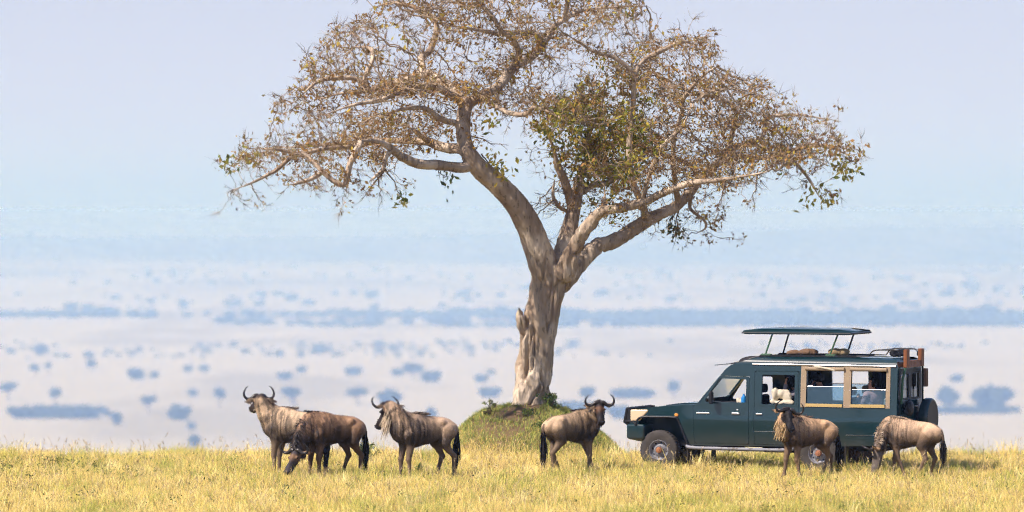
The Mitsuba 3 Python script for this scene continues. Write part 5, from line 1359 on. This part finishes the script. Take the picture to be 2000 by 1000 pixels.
for a in [
    (266, 728, 31, 21, 741, 'oval hazy bush in the middle of the pale plain at left'),
    (301, 731, 15, 13, 739, 'small faint bush right beside the oval one on the left plain'),
    (367, 718, 17, 13, 726, 'left of two small round bushes above the dense round bush'),
    (398, 718, 17, 14, 726, 'right of two small round bushes above the dense round bush'),
    (376, 766, 17, 13, 774, 'small faint bush midway between the two round bushes and the dense round bush'),
    (350, 804, 40, 29, 820, 'dense dark blue round bush, the darkest on the plain left of the herd'),
    (374, 830, 15, 13, 839, 'small bush below the dense round one'),
    (379, 860, 16, 24, 874, 'faint bush at the grass edge below the dense round one'),
    (78, 681, 20, 19, 694, 'small dark bush in the mottled scrub at far left'),
    (556, 732, 30, 14, 741, 'flat hazy bush above the back of the pale tan wildebeest'),
    (588, 720, 20, 12, 728, 'small flat bush touching the flat hazy one above the pale tan wildebeest'),
    (690, 723, 36, 15, 733, 'flat lens-shaped bush above the mushroom-shaped acacia'),
    (842, 734, 40, 20, 746, 'rightmost of the three hazy crowns side by side above the shaggy wildebeest'),
    (777, 725, 26, 12, 734, 'leftmost of the three hazy crowns side by side above the shaggy wildebeest'),
    (940, 737, 29, 14, 747, 'hazy bush left of the trunk of the big tree, upper of two'),
    (959, 725, 18, 9, 731, 'tiny faint bush just above the upper hazy bush left of the trunk'),
    (957, 764, 46, 18, 776, 'dark flat bush left of the trunk of the big tree, lower of two'),
    (760, 776, 40, 30, 796, 'blue bush right behind the horns of the shaggy wildebeest'),
    (842, 805, 18, 20, 818, 'small faint bush above the back of the shaggy wildebeest'),
    (114, 802, 240, 24, 817, 'long dark hedge of bushes along the plain at far left'),
    (227, 813, 16, 24, 829, 'upright bush at the right end of the long hedge'),
    (1236, 766, 100, 18, 778, 'long blue bush row between the horned wildebeest at the mound and the vehicle bonnet'),
    (1136, 794, 116, 24, 808, 'low blue bush row behind the wildebeest in front of the mound'),
    (1212, 803, 44, 26, 818, 'bush just in front of the vehicle headlamp'),
    (1938, 772, 78, 40, 796, 'largest bush right of the vehicle, at the right edge of the plain'),
    (1852, 771, 36, 30, 790, 'bush above the spare wheel of the vehicle'),
    (1905, 799, 210, 16, 808, 'low line of bushes along the plain right of the vehicle'),
    (1868, 738, 26, 14, 746, 'small faint bush beyond the rear of the vehicle'),
]:
    far_bush(*a)


def woodland(key, label, rows, n, size, seed, thr, cat='woodland', stretch=1.0, narrow=0):
    """Many distant trees in a band of the plain; rows: the picture rows between which they stand."""
    r = np.random.default_rng(seed)
    P, S = [], []
    d0, d1 = 225.5 * FPX / (rows[1] - YH), 225.5 * FPX / (rows[0] - YH)
    while len(P) < n:
        d = d0 * (d1 / d0) ** r.random()
        x = r.uniform(-0.125, 0.125) * d
        if narrow and d < 225.5 * FPX / (narrow - YH) and x / d < -0.05 + 0.012 * math.sin(d * 0.01):
            continue
        m = float(meshkit.fbm(np.array([[x / (d * 0.022 * stretch), math.log(d) * 16, seed]]), 3, seed)[0])
        if m < thr + 0.05 * r.normal():
            continue
        P.append((x, d)); S.append(size * r.uniform(0.55, 1.35) * (1.0 if r.random() < 0.9 else 1.6))
    P = np.array(P)
    z = full_z(P[:, 0], P[:, 1])
    parts = []
    for (x, d), zz, s in zip(P, z, S):
        h = s * 0.55
        parts.append(clump(np.array([x, d, zz + h * 0.75]), np.array([s * r.uniform(0.7, 1.2), s * r.uniform(0.7, 1.2), h * 0.85]), 1, r.integers(1 << 20), 0.5))
    put(key, join(parts), 'far_foliage', False)
    tag(key, label, cat, kind='stuff')


woodland('woodland', 'dark blue band of far woodland crossing the plain', (615, 638), 1500, 12, 3, 0.30, stretch=4, narrow=621)
woodland('scrub', 'mottled faint scrub in front of the far woodland', (664, 702), 300, 4.6, 6, 0.50, 'scrub', stretch=1.8)
woodland('woodland_001', 'pale distant scattered woods under the horizon', (500, 604), 380, 10, 7, 0.57, stretch=2.6)
# ------------------------------------------------------------------ grass, weeds and the plants of the mound
scene['grass_blade'] = {'type': 'twosided', 'bsdf': {'type': 'diffuse', 'reflectance': VC}}
grng = np.random.default_rng(2024)


def blades(x, y, h, w, lean, col, rng, base=0.55):
    """Curved three-point blades standing at (x, y)."""
    n = len(x)
    root = np.stack([x, y, full_z(x, y) - 0.01], 1)
    a = rng.uniform(0, 2 * np.pi, n)
    out = np.stack([np.cos(a), np.sin(a), 0 * a], 1)
    b = rng.uniform(0, 2 * np.pi, n)
    s = np.stack([np.cos(b), np.sin(b) * 0.5, 0 * b], 1) * w[:, None]
    up = np.array([0, 0, 1.0])
    p1 = root + up * (h * 0.55)[:, None] + out * (lean * 0.30)[:, None]
    p2 = root + up * (h * (1 - 0.18 * (lean / h)))[:, None] + out * lean[:, None]
    v = np.stack([root - s, root + s, p1 - s * 0.8, p1 + s * 0.8, p2], 1).reshape(-1, 3)
    f = (np.arange(n)[:, None, None] * 5 + np.array([[0, 1, 3], [0, 3, 2], [2, 3, 4]])[None]).reshape(-1, 3)
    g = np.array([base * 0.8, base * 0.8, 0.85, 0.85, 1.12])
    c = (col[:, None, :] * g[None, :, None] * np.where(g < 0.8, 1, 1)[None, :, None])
    return v, f, np.clip(c.reshape(-1, 3), 0.004, 0.9)


def put_grass(key, v, f, c, rng, up=1.0, side=0.55):
    """Grass lit as a thatch: the blades' normals lean upwards and to the open side, as light leaking through them does."""
    n = rng.normal(0, side, (len(v) // 5, 3)); n[:, 1] = -np.abs(n[:, 1]); n[:, 2] = up
    n /= np.linalg.norm(n, axis=1, keepdims=True)
    n = np.repeat(n, 5, 0)
    scene[key] = {'type': 'ply', 'filename': meshkit.write_ply((v, f), False, None, np.clip(c, 0.004, 0.9), normals=n), 'face_normals': False, 'bsdf': {'type': 'ref', 'id': 'grass_blade'}}


def field(n, d0, d1):
    d = grng.uniform(d0, d1, n)
    return grng.uniform(-1, 1, n) * (d * 0.1053 + 1.3), d


STRAW = np.array([(0.80, 0.605, 0.18), (0.87, 0.715, 0.295), (0.70, 0.51, 0.14), (0.59, 0.495, 0.12), (0.73, 0.53, 0.195)])
GREENS = np.array([(0.40, 0.40, 0.085), (0.29, 0.31, 0.07), (0.50, 0.46, 0.10)])
x, y = field(250000, 84.6, 107.5)
nz = meshkit.fbm(np.stack([x * 0.55, y * 0.28, 0 * x], -1), 4, 41)
nz2 = meshkit.fbm(np.stack([x * 1.9, y * 0.9, 0 * x + 5], -1), 3, 42)
keep = (grng.random(len(x)) < 0.42 + 0.9 * nz2) & (np.hypot((x - MOUND[0]) / 2.2, (y - MOUND[1]) / 2.2) > 0.95)
x, y, nz, nz2 = x[keep], y[keep], nz[keep], nz2[keep]
under = ((x > 2.6) & (x < 8.6) & (np.abs(y - (101.9 - (x - 3.1) * 0.41)) < 0.8))        # flattened under the vehicle
h = (0.03 + 0.24 * nz2 + 0.08 * nz) * grng.uniform(0.6, 1.45, len(x)) * np.where(under, 0.45, 1) * np.interp(y, [84, 100, 104], [0.95, 0.95, 1.1])
h = np.where(grng.random(len(x)) < 0.02, h * 1.8, h)
gmix = np.clip((nz - 0.53) * 5 + 0.16 + 0.35 * (grng.random(len(x)) - 0.5) + 0.25 * np.clip((97 - y) / -10, 0, 0.6) + 0.55 * np.exp(-((x + 8.6) / 2.4) ** 2 - ((y - 101.5) / 3) ** 2), 0, 1)
isg = grng.random(len(x)) < gmix * 0.75
col = np.where(isg[:, None], GREENS[grng.integers(0, 3, len(x))], STRAW[grng.integers(0, 5, len(x))]) * grng.uniform(0.72, 1.22, (len(x), 1))
brown = grng.random(len(x)) < 0.08
col[brown] = np.array([0.30, 0.19, 0.085]) * grng.uniform(0.7, 1.3, (brown.sum(), 1))
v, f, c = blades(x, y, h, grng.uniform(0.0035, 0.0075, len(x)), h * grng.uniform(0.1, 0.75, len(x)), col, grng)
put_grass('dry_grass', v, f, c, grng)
tag('dry_grass', 'dry yellow grass with green patches covering the meadow', 'grass', kind='stuff')
# bunches of longer, paler straw
cx_, cy_ = field(1300, 85, 107)
ok = np.hypot(cx_ - MOUND[0], cy_ - MOUND[1]) > 2.6
cx_, cy_ = cx_[ok], cy_[ok]
per = grng.integers(16, 48, len(cx_))
x, y = np.repeat(cx_, per) + grng.normal(0, 0.09, per.sum()), np.repeat(cy_, per) + grng.normal(0, 0.09, per.sum())
h = np.repeat(grng.uniform(0.18, 0.40, len(cx_)) * np.interp(cy_, [100, 105], [1.0, 1.25]), per) * grng.uniform(0.55, 1.2, len(x))
tint = STRAW[grng.integers(0, 5, len(cx_))] * grng.uniform(0.75, 1.2, (len(cx_), 1))
gr_ = grng.random(len(cx_)) < 0.33
tint[gr_] = GREENS[grng.integers(0, 3, gr_.sum())]
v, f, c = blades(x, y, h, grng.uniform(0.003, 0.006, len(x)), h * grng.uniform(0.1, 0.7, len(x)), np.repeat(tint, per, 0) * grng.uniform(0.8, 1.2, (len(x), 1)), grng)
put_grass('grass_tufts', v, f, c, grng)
tag('grass_tufts', 'bunches of longer straw standing out of the shorter grass', 'grass', kind='stuff')
# tall seeding stalks
x, y = field(2300, 85, 107.5)
keep = np.hypot(x - MOUND[0], y - MOUND[1]) > 2.3
x, y = x[keep], y[keep]
h = grng.uniform(0.28, 0.55, len(x)) * np.where(grng.random(len(x)) < 0.05, 1.35, 1)
col = np.array([0.66, 0.52, 0.28]) * grng.uniform(0.75, 1.2, (len(x), 1))
v1, f1, c1 = blades(x, y, h, grng.uniform(0.0022, 0.0035, len(x)), h * grng.uniform(0.05, 0.4, len(x)), col, grng, 0.8)
tips_ = v1.reshape(-1, 5, 3)[:, 4]; mids = v1.reshape(-1, 5, 3)[:, 2]
r_ = np.repeat(tips_, 9, 0) - np.repeat(tips_ - mids, 9, 0) * grng.uniform(0, 0.38, (len(tips_) * 9, 1))
e_ = r_ + grng.normal(0, 0.016, r_.shape) + np.repeat(tips_ - mids, 9, 0) * 0.14
v2, f2, c2 = strands(r_, e_, grng.uniform(0.003, 0.006, len(r_)), 0 * r_, grng, np.repeat(col * 1.05, 9, 0), 3)
v, f = join([(v1, f1), (v2, f2)])
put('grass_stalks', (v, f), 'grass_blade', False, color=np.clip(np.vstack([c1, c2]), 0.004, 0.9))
tag('grass_stalks', 'tall thin seeding stalks standing above the dry grass', 'grass', kind='stuff')


def forbs(c, n, spread, size, col, rng):
    """Leafy stems: n leaves round each foot point, raised on short stalks."""
    up = rng.uniform(0.1, 1.0, (len(c) * n, 1))
    p = np.repeat(c, n, 0)
    off = rng.normal(0, 1, (len(p), 3)) * np.array([spread, spread, 0]) * (0.4 + up)
    q = p + off + np.array([0, 0, 1.0]) * up * spread * 2.2
    return leaves(q, 1, 0.01, size, col, rng)


# green weeds in the grass
x, y = field(330, 85.5, 105)
left = 120
x[:left] = grng.uniform(-10.8, -7.0, left); y[:left] = grng.uniform(96, 104, left)
ok = np.hypot(x - MOUND[0], y - MOUND[1]) > 2.6
c = np.stack([x, y, full_z(x, y) + 0.07], 1)[ok]
v, f, cl = forbs(c, 13, 0.075, 0.055, [(0.11, 0.15, 0.045), (0.16, 0.20, 0.055), (0.24, 0.26, 0.07), (0.08, 0.11, 0.035)], grng)
put('green_weeds', (v, f), 'leaf', False, color=cl)
tag('green_weeds', 'low dark green leafy weeds dotted through the grass', 'weeds', kind='stuff')
# the mound's cover
a = grng.uniform(0, 2 * np.pi, 52000); r = np.sqrt(grng.random(52000)) * 3.1
x, y = MOUND[0] + r * np.cos(a) * np.where(np.cos(a) < 0, 0.86, 0.74), MOUND[1] + r * np.sin(a) * 0.86
bare = 1.1 * np.exp(-(((x - MOUND[0] + 0.45) / 0.75) ** 2 + ((y - MOUND[1] + 0.85) / 0.55) ** 2)) + 0.9 * (np.hypot(x - MOUND[0], y - MOUND[1]) < 0.62)
nz = meshkit.fbm(np.stack([x * 1.7, y * 1.7, 0 * x + 2], -1), 3, 51)
keep = (grng.random(len(x)) > bare) & (grng.random(len(x)) < -0.25 + 2.4 * nz)
x, y, nz, r = x[keep], y[keep], nz[keep], r[keep]
h = (0.04 + 0.13 * nz) * grng.uniform(0.5, 1.4, len(x))
t = grng.random(len(x))
edge = np.clip((r - 1.7) / 1.2, 0, 1)
G2 = np.array([(0.23, 0.29, 0.065), (0.32, 0.36, 0.09), (0.42, 0.42, 0.12)])
col = np.where((t < 0.12 + 0.45 * edge)[:, None], STRAW[grng.integers(0, 5, len(x))] * 0.8, G2[grng.integers(0, 3, len(x))]) * grng.uniform(0.7, 1.25, (len(x), 1))
v, f, c = blades(x, y, h, grng.uniform(0.005, 0.010, len(x)), h * grng.uniform(0.2, 0.9, len(x)), col, grng)
put_grass('mound_grass', v, f, c, grng)
tag('mound_grass', 'short green grass on the mound round the tree foot', 'grass', kind='stuff')


def shrub(px, py, dd, w, hh, n, size, label, cat='shrub', seed=1, col=None):
    """A leafy plant whose foot shows at (px, py)."""
    rng = np.random.default_rng(seed)
    key = numbered(cat)
    d = MOUND[1] + dd
    p = at(px, py, d)
    p[2] = float(full_z(p[0], p[1]))
    tips = p + np.stack([rng.normal(0, w * 0.45, n), rng.normal(0, w * 0.45, n), hh * rng.uniform(0.25, 1, n)], 1)
    v, f, c = leaves(tips, 12, w * 0.12, size, col or [(0.11, 0.17, 0.045), (0.16, 0.22, 0.06), (0.24, 0.28, 0.08), (0.08, 0.12, 0.035)], rng)
    put(key + '__foliage', (v, f), 'leaf', False, color=c)
    st = [tube(spline([p - [0, 0, 0.05], (p + t_) / 2 + rng.normal(0, 0.02, 3), t_], 5), np.linspace(0.012, 0.004, 5), 4) for t_ in tips[:14]]
    sv, sf = join(st)
    put(key + '__stem', (sv, sf), 'twig', False, color=np.tile([0.16, 0.12, 0.08], (len(sv), 1)))
    tag(key, label, cat)


shrub(1076, 816, -0.7, 0.24, 0.30, 26, 0.07, 'bright green leafy shrub at the right foot of the tree trunk', seed=1)
shrub(1030, 822, -1.0, 0.24, 0.15, 18, 0.06, 'dark low shrub in front of the tree trunk near the bare soil', seed=2)
shrub(960, 803, -0.3, 0.12, 0.28, 5, 0.07, 'thin leafy sapling on the left shoulder of the mound against the plain', 'sapling', seed=3, col=[(0.16, 0.20, 0.06), (0.28, 0.27, 0.09)])
shrub(956, 808, -0.6, 0.16, 0.12, 10, 0.05, 'small dark brownish shrub just below the sapling', seed=4, col=[(0.12, 0.09, 0.05), (0.16, 0.13, 0.06)])
shrub(1070, 850, -1.6, 0.40, 0.22, 24, 0.06, 'low green shrub at the bottom of the mound by the standing wildebeest rump', seed=5)
shrub(719, 880, -3.0, 0.30, 0.34, 26, 0.07, 'green shrub on the crest behind the gap between the brown and shaggy wildebeest', seed=7)
shrub(815, 905, -8.6, 0.10, 0.30, 9, 0.07, 'single upright green weed under the belly of the shaggy wildebeest', 'weed', seed=6)
